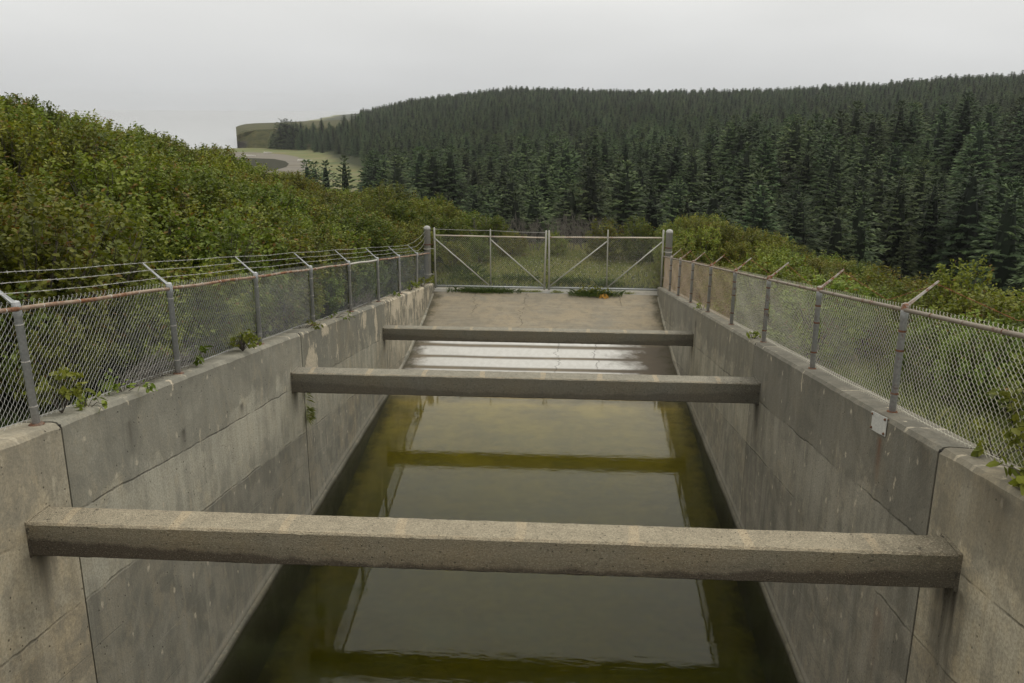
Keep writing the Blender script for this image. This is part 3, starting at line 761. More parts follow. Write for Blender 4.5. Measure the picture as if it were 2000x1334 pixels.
mb.add([(-4.2, -6.45, 0.0), (4.2, -6.45, 0.0), (4.2, 23.4, 0.0), (-4.2, 23.4, 0.0), (-4.2, -6.45, -1.7), (4.2, -6.45, -1.7), (4.2, 23.4, -1.7), (-4.2, 23.4, -1.7)],
       [(0, 1, 2, 3), (7, 6, 5, 4), (4, 5, 1, 0), (5, 6, 2, 1), (6, 7, 3, 2), (7, 4, 0, 3)])
tag(mb.build("channel_water", wm), kind='structure')

# the three cross beams
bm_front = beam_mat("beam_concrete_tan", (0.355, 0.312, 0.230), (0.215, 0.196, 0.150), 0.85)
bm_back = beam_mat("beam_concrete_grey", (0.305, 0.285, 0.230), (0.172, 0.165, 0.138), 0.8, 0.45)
def beam(y0, z, h, w, mat, label, seed):
    root = empty("concrete_beam", (0, y0, z), label, "beam", "beams across the channel")
    rg = np.random.default_rng(seed); X = np.linspace(-4.17, 4.17, 120); V = []
    ch = 0.016
    for x in X:
        e = lambda a=0.003: rg.normal(0, a)
        V += [(x, 0+e(.0012), -h+ch+e(.002)), (x, 0+e(.001), -ch-abs(e(.0035))), (x, ch+abs(e(.004)), e(.0012)), (x, w-ch+e(.002), e(.0012)), (x, w+e(.002), -ch), (x, w, -h+ch), (x, w-ch, -h), (x, ch+abs(e()), -h+e(.0015))]
    F = []
    for k in range(len(X)-1):
        for i in range(8):
            F.append((k*8+i, k*8+(i+1) % 8, (k+1)*8+(i+1) % 8, (k+1)*8+i))
    F += [tuple(range(8))[::-1], tuple(range((len(X)-1)*8, len(X)*8))]
    mb = MB(); mb.add(V, [f[::-1] for f in F]); mb.build("beam_body", mat, root)
    # mortar collars where the ends meet the walls
    for s in (-1, 1):
        mb = MB(); a, b = sorted((s*4.115, s*4.165))
        mb.box(a, b, -0.012, w+0.012, -h-0.010, 0.010)
        mb.build("mortar_collar", mat, root)
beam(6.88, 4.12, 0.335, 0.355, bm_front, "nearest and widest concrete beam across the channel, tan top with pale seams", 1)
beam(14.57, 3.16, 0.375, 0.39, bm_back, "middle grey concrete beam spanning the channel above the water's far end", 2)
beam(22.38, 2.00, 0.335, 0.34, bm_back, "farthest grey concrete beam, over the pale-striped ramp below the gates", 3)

# white plate on the right wall
plate_m = metal_mat("white_plate_paint", (0.52, 0.52, 0.50), 0.12, metallic=0.0, rough=0.5)
rustm = metal_mat("rusty_steel", (0.17, 0.13, 0.10), 0.62, rust=(0.14, 0.062, 0.032), metallic=0.2)
pr = empty("sign_plate", (HW, 9.04, 4.50), "blank white metal plate with four rusty bolts on the right wall below a post", "plate")
mb = MB(); V = []
yc, zc = [], []
for j in range(5):
    for i in range(5):
        u, v = i/4-0.5, j/4-0.5
        bow = 0.012*(1-4*u*u) + (0.02 if (i == 4 and j == 4) else 0)
        V.append((-0.014-bow*0.6, u*0.42, v*0.21 - u*0.42*0.17))
n5 = 25
V2 = [(x+0.006, y, z) for x, y, z in V]
F = [(j*5+i, (j+1)*5+i, (j+1)*5+i+1, j*5+i+1) for j in range(4) for i in range(4)]
F2 = [tuple(n5+k for k in f[::-1]) for f in F]
rim = [0, 1, 2, 3, 4, 9, 14, 19, 24, 23, 22, 21, 20, 15, 10, 5]
F3 = [(rim[k], rim[(k+1) % 16], n5+rim[(k+1) % 16], n5+rim[k]) for k in range(16)]
mb.add(V+V2, F+F2+F3); mb.build("plate", plate_m, pr)
bolt_me = None
for (u, v) in ((-0.43, -0.38), (-0.43, 0.38), (0.43, -0.38), (0.43, 0.38)):
    b = MB(); b.tube([(0.02, 0, 0), (-0.035, 0, 0), (-0.037, 0, 0)], [0.008, 0.008, 0.002], 6); b.tube([(-0.018, 0, 0), (-0.026, 0, 0)], 0.016, 6)
    if bolt_me is None: bolt_me = b.mesh("bolt", rustm)
    inst(bolt_me, "bolt", pr, (0, u*0.42, v*0.21 - u*0.42*0.17))

# ================================================================== FENCES
galv = metal_mat("galvanised_post", (0.46, 0.475, 0.49), 0.06, metallic=0.25)
galv_r = metal_mat("galvanised_post_rust_spots", (0.44, 0.45, 0.46), 0.30, metallic=0.25)
arm_r = metal_mat("arm_rust_bands", (0.36, 0.345, 0.315), 0.50, metallic=0.15, rscale=9)
rail_l = metal_mat("rail_rust_orange", (0.33, 0.25, 0.185), 0.50, rust=(0.21, 0.088, 0.038), metallic=0.1, rscale=4)
rail_l2 = metal_mat("rail_pale_zinc", (0.52, 0.50, 0.46), 0.25, metallic=0.15)
rail_r = metal_mat("rail_brown_zinc", (0.22, 0.185, 0.145), 0.34, rust=(0.16, 0.085, 0.05), metallic=0.1)
wire_l = metal_mat("mesh_wire_zinc", (0.44, 0.445, 0.43), 0.05, metallic=0.2)
wire_lf = metal_mat("mesh_wire_dull", (0.24, 0.255, 0.265), 0.05, metallic=0.2)
wire_r = metal_mat("mesh_wire_bright", (0.56, 0.54, 0.46), 0.10, metallic=0.15)
wire_rf = metal_mat("mesh_wire_rusty", (0.46, 0.36, 0.26), 0.30, rust=(0.32, 0.19, 0.10), metallic=0.1, rscale=3.0)
barb_m = metal_mat("barbed_wire_zinc", (0.50, 0.50, 0.48), 0.05, metallic=0.2)
barb_rust = metal_mat("barbed_wire_rust", (0.2, 0.1, 0.06), 0.8, metallic=0.1)

def chain_link(width, height, grade, rw=0.0026, w=0.08, h=0.072, seed=0, sag=0.0, knuckle=True):
    """woven diamond mesh in the plane x=0, from y=0 to y=width, sheared to the fall of the wall"""
    rg = np.random.default_rng(seed)
    mb = MB(); n = int(round(width/(w/2))); hw = width/n; m_ = int(round(height/(h/2)))
    for k in range(n):
        y0, y1 = k*hw, (k+1)*hw
        pts = []
        for j in range(m_+1):
            left = (j + k) % 2 == 0
            y = y0 if left else y1
            x = (0.004 if left else -0.004)
            z = j*h/2
            pts.append((x + 0.012*math.sin(k*0.11+seed)*math.sin(j*0.3), y + rg.normal(0, 0.0012), z + grade*y + rg.normal(0, 0.001)))
        if knuckle:
            lst = pts[-1]
            if (m_ + k) % 2 == 1:
                s_ = -1
                pts += [(lst[0]*-1, lst[1]+s_*-0.008, lst[2]+0.010), (lst[0], lst[1]-s_*0.002, lst[2]+0.020), (0.0, lst[1]+s_*0.011, lst[2]+0.017), (-0.004, lst[1]+s_*0.009, lst[2]+0.005)]
        mb.tube(pts, rw, 4, cap=False)
    return mb

POST_H = 1.17
def line_post_mb(h=POST_H):
    mb = MB(); mb.lathe([(0.037, -0.06), (0.037, h-0.10), (0.041, h-0.098), (0.041, h-0.02), (0.036, h+0.01)], n=14); return mb
def arm_mb(s):
    """pressed-steel extension arm leaning outwards, with rail eye"""
    mb = MB()
    d = np.array([s*0.31, 0, 0.285]); L = np.linalg.norm(d); d /= L
    sidev = np.array([0, 1.0, 0]); nrm = np.cross(d, sidev)
    V = []
    for t, w in ((-0.03, 0.036), (0.06, 0.030), (0.2, 0.022), (L, 0.016)):
        c = d*t
        for a, b in ((-1, -0.35), (-0.55, 0.7), (0.55, 0.7), (1, -0.35), (0.7, -0.55), (0.25, 0.25), (-0.25, 0.25), (-0.7, -0.55)):
            V.append(c + sidev*a*w + nrm*b*w*0.75)
    F = [(k*8+i, k*8+(i+1) % 8, (k+1)*8+(i+1) % 8, (k+1)*8+i) for k in range(3) for i in range(8)]
    F += [tuple(range(8))[::-1], tuple(range(24, 32))]
    mb.add(V, F)
    mb.lathe([(0.040, -0.05), (0.041, 0.0), (0.034, 0.032), (0.012, 0.045)], n=12)
    return mb
def band_mb(r=0.0415, h=0.012):
    mb = MB(); mb.lathe([(0.036, 0), (r, 0), (r, h), (0.036, h)], n=14); return mb
ME_post_l = line_post_mb().mesh("post", galv, True)
ME_post_r = line_post_mb().mesh("post", galv_r, True)
ME_arm_l = arm_mb(-1).mesh("extension_arm", galv)
ME_arm_r = arm_mb(1).mesh("extension_arm", arm_r)
ME_band_l = band_mb(0.0400, 0.009).mesh("tie_band", rail_l2)
ME_band_r = band_mb(0.0425, 0.022).mesh("tie_band", rustm)

def barbed(y_pts, rad, mat, name, parent, seed, barb_gap=0.125):
    rg = np.random.default_rng(seed)
    P = np.array(y_pts, float)
    seg = np.linalg.norm(np.diff(P, axis=0), axis=1); S = np.concatenate([[0], np.cumsum(seg)])
    t = np.arange(0, S[-1], 0.045)
    Q = np.stack([np.interp(t, S, P[:, i]) for i in range(3)], 1)
    wob = np.cumsum(rg.normal(0, 0.0009, (len(t), 3)), axis=0); k = np.ones(9)/9
    for i in (0, 2): Q[:, i] += np.convolve(wob[:, i] - np.interp(t, t[::40], wob[::40, i]), k, 'same')
    mb = MB()
    ph = t*2*math.pi/0.05
    for sgn in (0, math.pi):
        mb.tube(Q + rad*0.85*np.stack([np.cos(ph+sgn), 0*ph, np.sin(ph+sgn)], 1), rad, 4, cap=False)
    for d in np.arange(0.06, S[-1], barb_gap):
        c = np.array([np.interp(d, S, P[:, i]) for i in range(3)]) + np.array([0, 0, np.interp(d, t, Q[:, 2] - np.stack([np.interp(t, S, P[:, 2])], 1)[:, 0])])
        for _ in range(2):
            a = rg.uniform(0, 2*math.pi); v = np.array([math.cos(a), rg.normal(0, 0.5), math.sin(a)])*0.017
            mb.tube([c-v, c+v], [rad*0.7, rad*0.5], 3, cap=False)
    return mb.build(name, mat, parent)

# ---- left fence
XL = -4.30
FL = empty("chain_link_fence", (XL, 7.5, zt(7.5)), "left chain-link fence with rust-orange top rail and three strands of barbed wire on tilted arms", "fence", "fences on the channel walls")
def lf(x, y, z): return (x - XL, y - 7.5, z - zt(7.5))
PYL = [4.46 + 3.04*k for k in range(9)]
for k, y in enumerate(PYL):
    p_ = inst(ME_post_l, "post", FL, lf(XL, y, zt(y)), rz=random.random()*6)
    p_.rotation_euler = (random.gauss(0, 0.008), random.gauss(0, 0.008) - (0.03 if k == 1 else 0), 0)
    inst(ME_arm_l, "extension_arm", p_, (0, 0, POST_H))
    for hh in (0.18, 0.62, 0.98): inst(ME_band_l, "tie_band", p_, (0, 0, hh + random.gauss(0, 0.02)))
    mb = MB(); mb.lathe([(0.075, 0.0), (0.062, 0.010), (0.037, 0.016)], n=10); mb.build("rust_collar", rustm, p_, (0, 0, 0.004))
ends = PYL + [31.72]
panel_len = 3.04
ME_pan_near = chain_link(panel_len, 1.17, GRADE, 0.0020, seed=1).mesh("chain_link_mesh", wire_l)
ME_pan_far = chain_link(panel_len, 1.17, GRADE, 0.0013, seed=2).mesh("chain_link_mesh", wire_lf)
for k in range(9):
    y0 = ends[k]; y1 = ends[k+1]
    o = inst(ME_pan_near if k < 4 else ME_pan_far, "chain_link_mesh", FL, lf(XL-0.05, y0, zt(y0)+0.035))
    o['kind'] = 'stuff'
    if k == 8: o.scale = (1, 1, 1)
    n = 7; pts = []
    for i in range(n+1):
        y = y0 + (y1-y0)*i/n
        pts.append(lf(XL, y, zt(y) + POST_H - 0.035 + 0.006*math.sin(i*1.3+k)))
    mb = MB(); mb.tube(pts, 0.0215, 10)
    mb.build("top_rail", rail_l2 if k in (5,) else rail_l, FL, smooth=True)
    ty = y0 + 0.35
    while ty < y1 - 0.1:
        mb = MB(); mb.tube([lf(XL, ty-0.006, zt(ty)+POST_H-0.035), lf(XL, ty+0.006, zt(ty)+POST_H-0.035)], 0.0245, 10)
        mb.build("rail_tie", rail_l2, FL); ty += 0.62
mb = MB(); pts = []
for y in np.arange(4.46, 31.6, 0.16): pts.append(lf(XL-0.056, y, zt(y) + 0.055 + 0.012*math.sin(y*2.1)))
mb.tube(pts, 0.0042, 5, cap=False); mb.build("tension_wire", wire_l, FL)
arm_end = np.array([-0.31, 0, 0.285])
for q_, fr_ in enumerate((0.33, 0.66, 0.99)):
    pts = []
    for k, y in enumerate(PYL):
        a = np.array([XL, y, zt(y)+POST_H]) + arm_end*fr_ + np.array([0, 0, 0.012])
        pts.append(lf(*a))
        if k < 8:
            ym = y+1.52; pts.append(lf(XL+arm_end[0]*fr_, ym, zt(ym)+POST_H+arm_end[2]*fr_+0.012-0.006-0.004*((k*7+q_*3) % 4)))
    y8 = PYL[-1]
    tgt = (-4.44, 31.70, 3.0 + 0.16*q_)
    a = np.array([XL, y8, zt(y8)+POST_H]) + arm_end*fr_
    for t in (0.35, 0.7, 1.0):
        pts.append(lf(*(a*(1-t) + np.array(tgt)*t + np.array([0, 0, -0.16*math.sin(math.pi*t)*(1-0.25*q_)]))))
    barbed(pts, 0.0019, barb_m, "barbed_wire", FL, 30+q_)

# ---- right fence
XR = 4.31
FR = empty("chain_link_fence", (XR, 9.16, zt(9.16)), "right chain-link fence with brown top rail, rust-banded arms and rusty far mesh", "fence", "fences on the channel walls")
def rf_(x, y, z): return (x - XR, y - 9.16, z - zt(9.16))
PYR = [6.10, 9.16, 12.22, 15.30, 18.34, 21.40, 24.40, 27.10, 29.35]
for k, y in enumerate(PYR):
    p_ = inst(ME_post_r, "post", FR, rf_(XR, y, zt(y)-0.02))
    p_.rotation_euler = (random.gauss(0, 0.008), 0.012 + random.gauss(0, 0.008), 0)
    inst(ME_arm_r, "extension_arm", p_, (0, 0, POST_H+0.02))
    for hh in (0.24, 0.66, 0.95): inst(ME_band_r, "tie_band", p_, (0, 0, hh + random.gauss(0, 0.03)))
    mb = MB(); mb.lathe([(0.060, 0.0), (0.052, 0.012), (0.037, 0.016)], n=10); mb.build("rust_collar", rustm, p_, (0, 0, 0.018))
endr = PYR + [31.72]
ME_panr_near = chain_link(3.06, 1.17, GRADE, 0.0022, seed=3).mesh("chain_link_mesh", wire_r)
ME_panr_far = chain_link(3.06, 1.17, GRADE, 0.0019, seed=4).mesh("chain_link_mesh", wire_rf)
for k in range(9):
    y0, y1 = endr[k], endr[k+1]
    o = inst(ME_panr_near if k < 4 else ME_panr_far, "chain_link_mesh", FR, rf_(XR+0.05, y0, zt(y0)+0.02))
    o['kind'] = 'stuff'; o.scale = (1, (y1-y0)/3.06, (1 if k < 6 else 1.0))
    n = 6
    pts = [rf_(XR, y0+(y1-y0)*i/n, zt(y0+(y1-y0)*i/n)+POST_H-0.03) for i in range(n+1)]
    mb = MB(); mb.tube(pts, 0.0225, 10); mb.build("top_rail", rail_r, FR, smooth=True)
    ty = y0 + 0.3
    while ty < y1 - 0.1:
        mb = MB(); mb.tube([rf_(XR, ty-0.007, zt(ty)+POST_H-0.03), rf_(XR, ty+0.007, zt(ty)+POST_H-0.03)], 0.0255, 10)
        mb.build("rail_tie", rustm, FR); ty += 0.7
mb = MB(); mb.tube([rf_(XR+0.056, y, zt(y)+0.045+0.012*math.sin(y*2.1)) for y in np.arange(6.1, 31.6, 0.16)], 0.0042, 5, cap=False)
mb.build("tension_wire", wire_r, FR)
pts = []
for k, y in enumerate(PYR):
    pts.append(rf_(XR+0.30, y, zt(y)+POST_H+0.25))
    if k < 8: pts.append(rf_(XR+0.36, y+1.5, zt(y+1.5)+POST_H+0.02-0.05*(k % 3)))
barbed(pts, 0.0022, barb_rust, "barbed_wire", FR, 77, 0.16)

# ---- gate posts and gates
GYP = 31.80
gp_m = metal_mat("gate_post_paint_worn", (0.40, 0.40, 0.385), 0.10, metallic=0.1, rough=0.7)
for x, top, lb in ((-4.40, 3.50, "thick grey round-topped gate post at the end of the left fence"), (4.50, 3.48, "thick grey round-topped gate post at the end of the right fence")):
    r0 = empty("gate_post", (x, GYP, 1.05), lb, "gate post", "posts carrying the gates")
    mb = MB(); H_ = top-1.05
    mb.lathe([(0.125, -0.2), (0.125, H_-0.13), (0.130, H_-0.128), (0.130, H_-0.10), (0.118, H_-0.06), (0.085, H_-0.02), (0.03, H_)], n=20)
    mb.build("shaft", gp_m, r0, smooth=True)
    s = 1 if x < 0 else -1
    for hh in (0.62, 1.58, 1.74):
        b = MB(); b.lathe([(0.126, 0), (0.134, 0), (0.134, 0.035), (0.126, 0.035)], n=18)
        b.tube([(s*0.13, 0, 0.018), (s*0.24, 0, 0.018)], 0.012, 6)
        b.build("hinge_band", rustm if hh > 1.6 else rail_l2, r0, (0, 0, hh))
gate_m = metal_mat("gate_frame_zinc", (0.44, 0.435, 0.395), 0.16, metallic=0.15)
gate_rail = metal_mat("gate_rail_rust_spots", (0.52, 0.46, 0.38), 0.40, rust=(0.30, 0.13, 0.06), metallic=0.1, rscale=5)
gate_wire = metal_mat("gate_mesh_wire", (0.46, 0.46, 0.42), 0.06, metallic=0.15)
def gate(x0, xm, x1, tops, rail0, rail1, label, left):
    r0 = empty("gate_leaf", (x0, GYP, 1.16), label, "gate", "pair of gates closing the channel")
    def g(x, z, dy=0.0): return (x-x0, dy, z-1.16)
    lean = -0.045 if left else 0.035
    inner = x1 if left else x0
    for x, tp_, rr in ((x0, tops[0], 0.035), (xm, tops[1], 0.025), (x1, tops[2], 0.035)):
        b = MB(); xb = x + (lean if x == inner else 0.012)
        b.tube([g(xb, 1.16 if rr > 0.03 else 1.30), g(x, tp_-0.03), g(x, tp_)], [rr, rr, rr*0.5], 10)
        b.build("stile", gate_m, r0, smooth=True)
    rz = lambda x: rail0 + (rail1-rail0)*(x-x0)/(x1-x0)
    for a, c_ in ((x0, xm), (xm, x1)):
        b = MB(); b.tube([g(a+0.03, rz(a)), g((a+c_)/2, rz((a+c_)/2)+0.004), g(c_-0.03, rz(c_))], 0.026, 10)
        b.build("top_rail", gate_rail, r0, smooth=True)
        b = MB(); hi, lo = rz(a)-0.12, 1.30
        pts = [g(a+0.03, hi, -0.035), g(c_-0.05, lo, -0.035)] if left else [g(a+0.05, lo, -0.035), g(c_-0.03, hi, -0.035)]
        b.tube(pts, 0.023, 10); b.build("brace", gate_m, r0, smooth=True)
    b = MB(); b.tube([g(x0, 1.245), g(x1, 1.235)], 0.032, 10); b.build("bottom_rail", galv, r0, smooth=True)
    W_ = x1-x0; cl = chain_link(W_-0.06, rail1-1.25+0.02, (rail1-rail0)/W_, 0.0020, 0.075, 0.075, seed=9)
    o = cl.build("chain_link_mesh", gate_wire, r0, g(x0+0.03, 1.25, 0.03)); o['kind'] = 'stuff'
    o.rotation_euler = (0, 0, -math.pi/2); 
    if left:
        b = MB(); b.tube([g(x0, tops[0]-0.06), g((x0+xm)/2, tops[0]-0.085), g(xm, tops[1]-0.06), g((x1+xm)/2, tops[2]-0.07), g(x1, tops[2]-0.08)], 0.006, 5)
        b.build("top_wire", barb_m, r0)
gate(-4.13, -2.05, 0.012, (3.44, 3.41, 3.38), 3.145, 3.11, "left gate leaf, braces falling to the right, a wire strung along its top", True)
gate(0.115, 2.27, 4.28, (3.39, 3.44, 3.46), 3.13, 3.16, "right gate leaf of chain-link with braces rising to the right, yellowed leaf at its foot", False)

# ================================================================== PLANTS
def leaf_quads(C, D, Nn, Ln, Wd, tint):
    """leaf blades: base at C, along D, facing Nn; six points each, folded on the midrib"""
    n = len(C)
    S = np.cross(D, Nn); S /= np.linalg.norm(S, axis=1)[:, None] + 1e-9
    Nn = np.cross(S, D)
    L = Ln[:, None]; W = Wd[:, None]
    droop = -0.12*L*np.array([[0, 0, 1]])
    p0 = C; p3 = C + D*L + droop*1.6
    a1 = C + D*L*0.30 + S*W*0.46 + Nn*W*0.10; a2 = C + D*L*0.68 + S*W*0.40 + Nn*W*0.08 + droop
    b1 = C + D*L*0.30 - S*W*0.46 + Nn*W*0.10; b2 = C + D*L*0.68 - S*W*0.40 + Nn*W*0.08 + droop
    V = np.stack([p0, a1, a2, p3, b2, b1], 1).reshape(-1, 3)
    base = (np.arange(n)*6)[:, None]
    F = np.concatenate([base + [0, 3, 2, 1], base + [0, 5, 4, 3]])
    return V, F, np.concatenate([tint, tint])
def rdir(rg, n, up=0.0):
    d = rg.normal(size=(n, 3)); d[:, 2] += up
    return d / np.linalg.norm(d, axis=1)[:, None]

def shrub_meshes(seed, leafm, stemm, n_cl=105, per=58, R=1.0, H=1.75, ls=0.080, sprigs=16):
    rg = np.random.default_rng(seed)
    # twig clusters on the crown
    cen = []
    while len(cen) < n_cl:
        p = rg.uniform(-1, 1, 3)
        q_ = np.linalg.norm(p)
        if q_ > 1 or q_ < 0.45 or p[2] < -0.75: continue
        lump = 1 + 0.22*math.sin(p[0]*4+seed) * math.cos(p[1]*5-seed)
        cen.append((p[0]*R*lump, p[1]*R*lump, H*0.52 + p[2]*H*0.50*lump))
    for k in range(sprigs):
        a = rg.uniform(0, 2*math.pi); rr = R*math.sqrt(rg.uniform(0, 0.8))
        cen.append((rr*math.cos(a), rr*math.sin(a), H*(0.52 + 0.5*math.sqrt(max(0, 1-(rr/R)**2))) + rg.uniform(0.0, 0.13)))
    cen = np.array(cen)
    wood = MB(); base = np.array([0, 0, 0.0])
    for k in range(7):
        a = k*0.9 + rg.uniform(0, 0.6); d = np.array([math.cos(a), math.sin(a), 0])
        L = rg.uniform(0.5, 0.95)*R
        wood.tube([d*0.06 + [0, 0, -0.25], d*0.25*L + [0, 0, 0.35*H], d*0.6*L + [0, 0, 0.68*H], d*0.9*L + [0, 0, 0.93*H]], [0.022, 0.017, 0.011, 0.004], 5, False)
    leaf = MB(); Vs, Fs, Ts = [], [], []; off = 0
    for i, c in enumerate(cen):
        out = c - np.array([0, 0, H*0.3]); out /= np.linalg.norm(out)+1e-9
        tw = out*0.55 + np.array([0, 0, 0.55]) + rg.normal(0, 0.25, 3); tw /= np.linalg.norm(tw)
        spr = i >= n_cl
        TL = 0.34 if not spr else 0.30
        p0 = c - tw*TL*0.6; p1 = c + tw*TL*0.6
        wood.tube([p0 - out*0.25, p0, p1], [0.006, 0.005, 0.002], 3, False)
        n = per if not spr else per//2
        t = rg.uniform(0, 1, n)[:, None]
        C = p0 + (p1-p0)*t + rg.normal(0, 0.055 if not spr else 0.025, (n, 3))
        D = rdir(rg, n) * 0.9 + tw*0.45 + out*0.35; D[:, 2] *= 0.75; D /= np.linalg.norm(D, axis=1)[:, None]
        Nn = rdir(rg, n)*0.55 + np.array([0, 0, 1.0]) + out*0.35; Nn /= np.linalg.norm(Nn, axis=1)[:, None]
        Ln = ls*rg.uniform(0.65, 1.25, n); Wd = Ln*rg.uniform(0.62, 0.8, n)
        ct = rg.normal(0, 0.16)
        tint = np.clip(rg.uniform(0, 0.92, n)*0.8 + 0.1 + ct + (rg.uniform(0, 1, n) < 0.05)*0.6, 0, 1)
        V, F, T = leaf_quads(C, D, Nn, Ln, Wd, tint)
        Vs.append(V); Fs.append(F+off); Ts.append(T); off += len(V)
    leaf.v = [np.concatenate(Vs)]; leaf.f = np.concatenate(Fs).tolist(); leaf.t = np.concatenate(Ts).tolist(); leaf.n = off
    return leaf.mesh("foliage", leafm), wood.mesh("stems", stemm)

bark = plain_mat("shrub_bark", (0.06, 0.05, 0.04), (0.12, 0.105, 0.09), 20, obj=True)
bark_grey = plain_mat("bare_twig_bark", (0.10, 0.09, 0.08), (0.19, 0.175, 0.155), 20, obj=True)
lf_green = leaf_mat("leaf_alder_green", [(0.074, 0.096, 0.016), (0.150, 0.178, 0.030), (0.235, 0.255, 0.060)], 0.04)
lf_olive = leaf_mat("leaf_olive_rust", [(0.072, 0.084, 0.014), (0.138, 0.148, 0.024), (0.205, 0.205, 0.042)], 0.12)
lf_bright = leaf_mat("leaf_bright_green", [(0.092, 0.130, 0.022), (0.180, 0.222, 0.040), (0.270, 0.310, 0.082)], 0.02)
SHR = {'green': [shrub_meshes(11+i, lf_green, bark) for i in range(4)],
       'olive': [shrub_meshes(31+i, lf_olive, bark, per=56, ls=0.068) for i in range(3)],
       'bright': [shrub_meshes(51+i, lf_bright, bark, per=54, ls=0.084) for i in range(3)]}

# where shrubs stand: (x, y, scale, kind, zone)
spots = []
def scatter(x0, x1, y0, y1, step, cond, zone_of, kind_of, smin=0.88, smax=1.2):
    for gx_ in np.arange(x0, x1, step):
        for gy_ in np.arange(y0, y1, step):
            x = gx_ + RNG.uniform(-0.45, 0.45)*step; y = gy_ + RNG.uniform(-0.45, 0.45)*step
            if cond(x, y): spots.append((x, y, RNG.uniform(smin, smax), kind_of(x, y), zone_of(x, y)))
def kind_left(x, y):
    v = vnoise(np.array(x), np.array(y), 4.5, 2) + RNG.normal(0, 0.35)
    if y > 34: v -= 0.3
    return 'olive' if v < -0.55 else ('bright' if v > 0.25 else 'green')
def c_left(x, y):
    r_, az_ = math.hypot(x-EYE.x, y), math.degrees(math.atan2(x-EYE.x, y))
    if x > -5.55 and y < 33: return False
    if y >= 33 and x > -5.0 - 0.0*(y-33): return False
    return -38 < az_ < -5.5 and r_ < 64 and r_ > 6
scatter(-34, -5, 2, 62, 1.22, c_left,
        lambda x, y: "left", kind_left)
def c_right(x, y):
    r_, az_ = math.hypot(x-EYE.x, y), math.degrees(math.atan2(x-EYE.x, y))
    if y < 32 and x < 6.1 + 0.35*math.sin(y*0.9): return False
    if y >= 32 and x < 4.6 + 0.15*(y-32): return False
    if 8.5 < y < 15 and x < 7.0: return False
    return 4.5 < az_ < 33 and r_ < 50
scatter(5, 24, 3, 48, 1.4, c_right, lambda x, y: "right", lambda x, y: 'olive' if (y > 22 and RNG.random() < 0.3) else ('bright' if RNG.random() < 0.8 else 'green'), 0.8, 1.05)
zz_ = ground_z(np.array([s_[0] for s_ in spots]), np.array([s_[1] for s_ in spots]))
items = []
for (x, y, sc_, kd, zn), z in zip(spots, zz_):
    r_ = math.sqrt((x-EYE.x)**2 + y*y + (z-EYE.z)**2)
    a_ = math.degrees(math.atan2(x-EYE.x, y))
    items.append((sc_/r_ if -33.5 < a_ < 28.5 else 0.0, x, y, float(z), sc_, kd, zn, r_))
items.sort(key=lambda q_: -q_[0])
# bushes beyond the gates are placed by hand below; here the largest-looking shrubs are things, the rest one mass
N_IND = 255
words = {'green': "mid-green shrub", 'olive': "rust-tinged olive shrub", 'bright': "bright yellow-green shrub"}
def put_shrub(x, y, z, sc_, kd, label, group, rz=None, name="leafy_shrub", cat="shrub"):
    fo, st = SHR[kd][RNG.integers(len(SHR[kd]))]
    root = empty(name, (x, y, z-0.05), label, cat, group, RNG.uniform(0, 6.28) if rz is None else rz, (sc_*RNG.uniform(0.9, 1.12), sc_*RNG.uniform(0.9, 1.12), sc_*RNG.uniform(0.85, 1.12)) if not isinstance(sc_, tuple) else sc_)
    inst(fo, "foliage", root); inst(st, "stems", root)
    return root
ORD = ["first", "second", "third", "fourth", "fifth", "sixth", "seventh", "eighth", "ninth", "tenth", "eleventh", "twelfth", "thirteenth",
       "fourteenth", "fifteenth", "sixteenth", "seventeenth", "eighteenth", "nineteenth", "twentieth"] + ["%dth" % q_ for q_ in range(21, 120)]
def az_of(x, y): return math.degrees(math.atan2(x-EYE.x, y))
LP_AZ = [az_of(-4.3, 4.46+3.04*k) for k in range(9)] + [-10.6]
RP_AZ = [az_of(4.31, y) for y in (6.10, 9.16, 12.22, 15.30, 18.34, 21.40, 24.40, 27.10, 29.35)]
row_n = {}
for k, (sz, x, y, z, sc_, kd, zn, r_) in sorted(enumerate(items[:N_IND]), key=lambda q_: q_[1][7]):
    a = az_of(x, y)
    if zn == 'left':
        p_ = int(np.argmin([abs(a - q_) for q_ in LP_AZ]))
        place = "the left frame edge" if p_ == 0 else ("the left gate post" if p_ == 9 else f"the {ORD[p_-1]} left fence post")
        row_n[place] = row_n.get(place, 0) + 1
        lb = f"{words[kd]}, {ORD[row_n[place]-1]} up the slope behind {place}"
        gp = "shrubs of the left hillside thicket"
    else:
        p_ = int(np.argmin([abs(a - q_) for q_ in RP_AZ]))
        place = "the right frame edge" if p_ == 0 else f"the {ORD[p_-1]} right fence post"
        row_n[place] = row_n.get(place, 0) + 1
        lb = f"{words[kd]}, {ORD[row_n[place]-1]} out behind {place}"
        gp = "shrubs behind the right fence"
    put_shrub(x, y, z, sc_, kd, lb, gp)

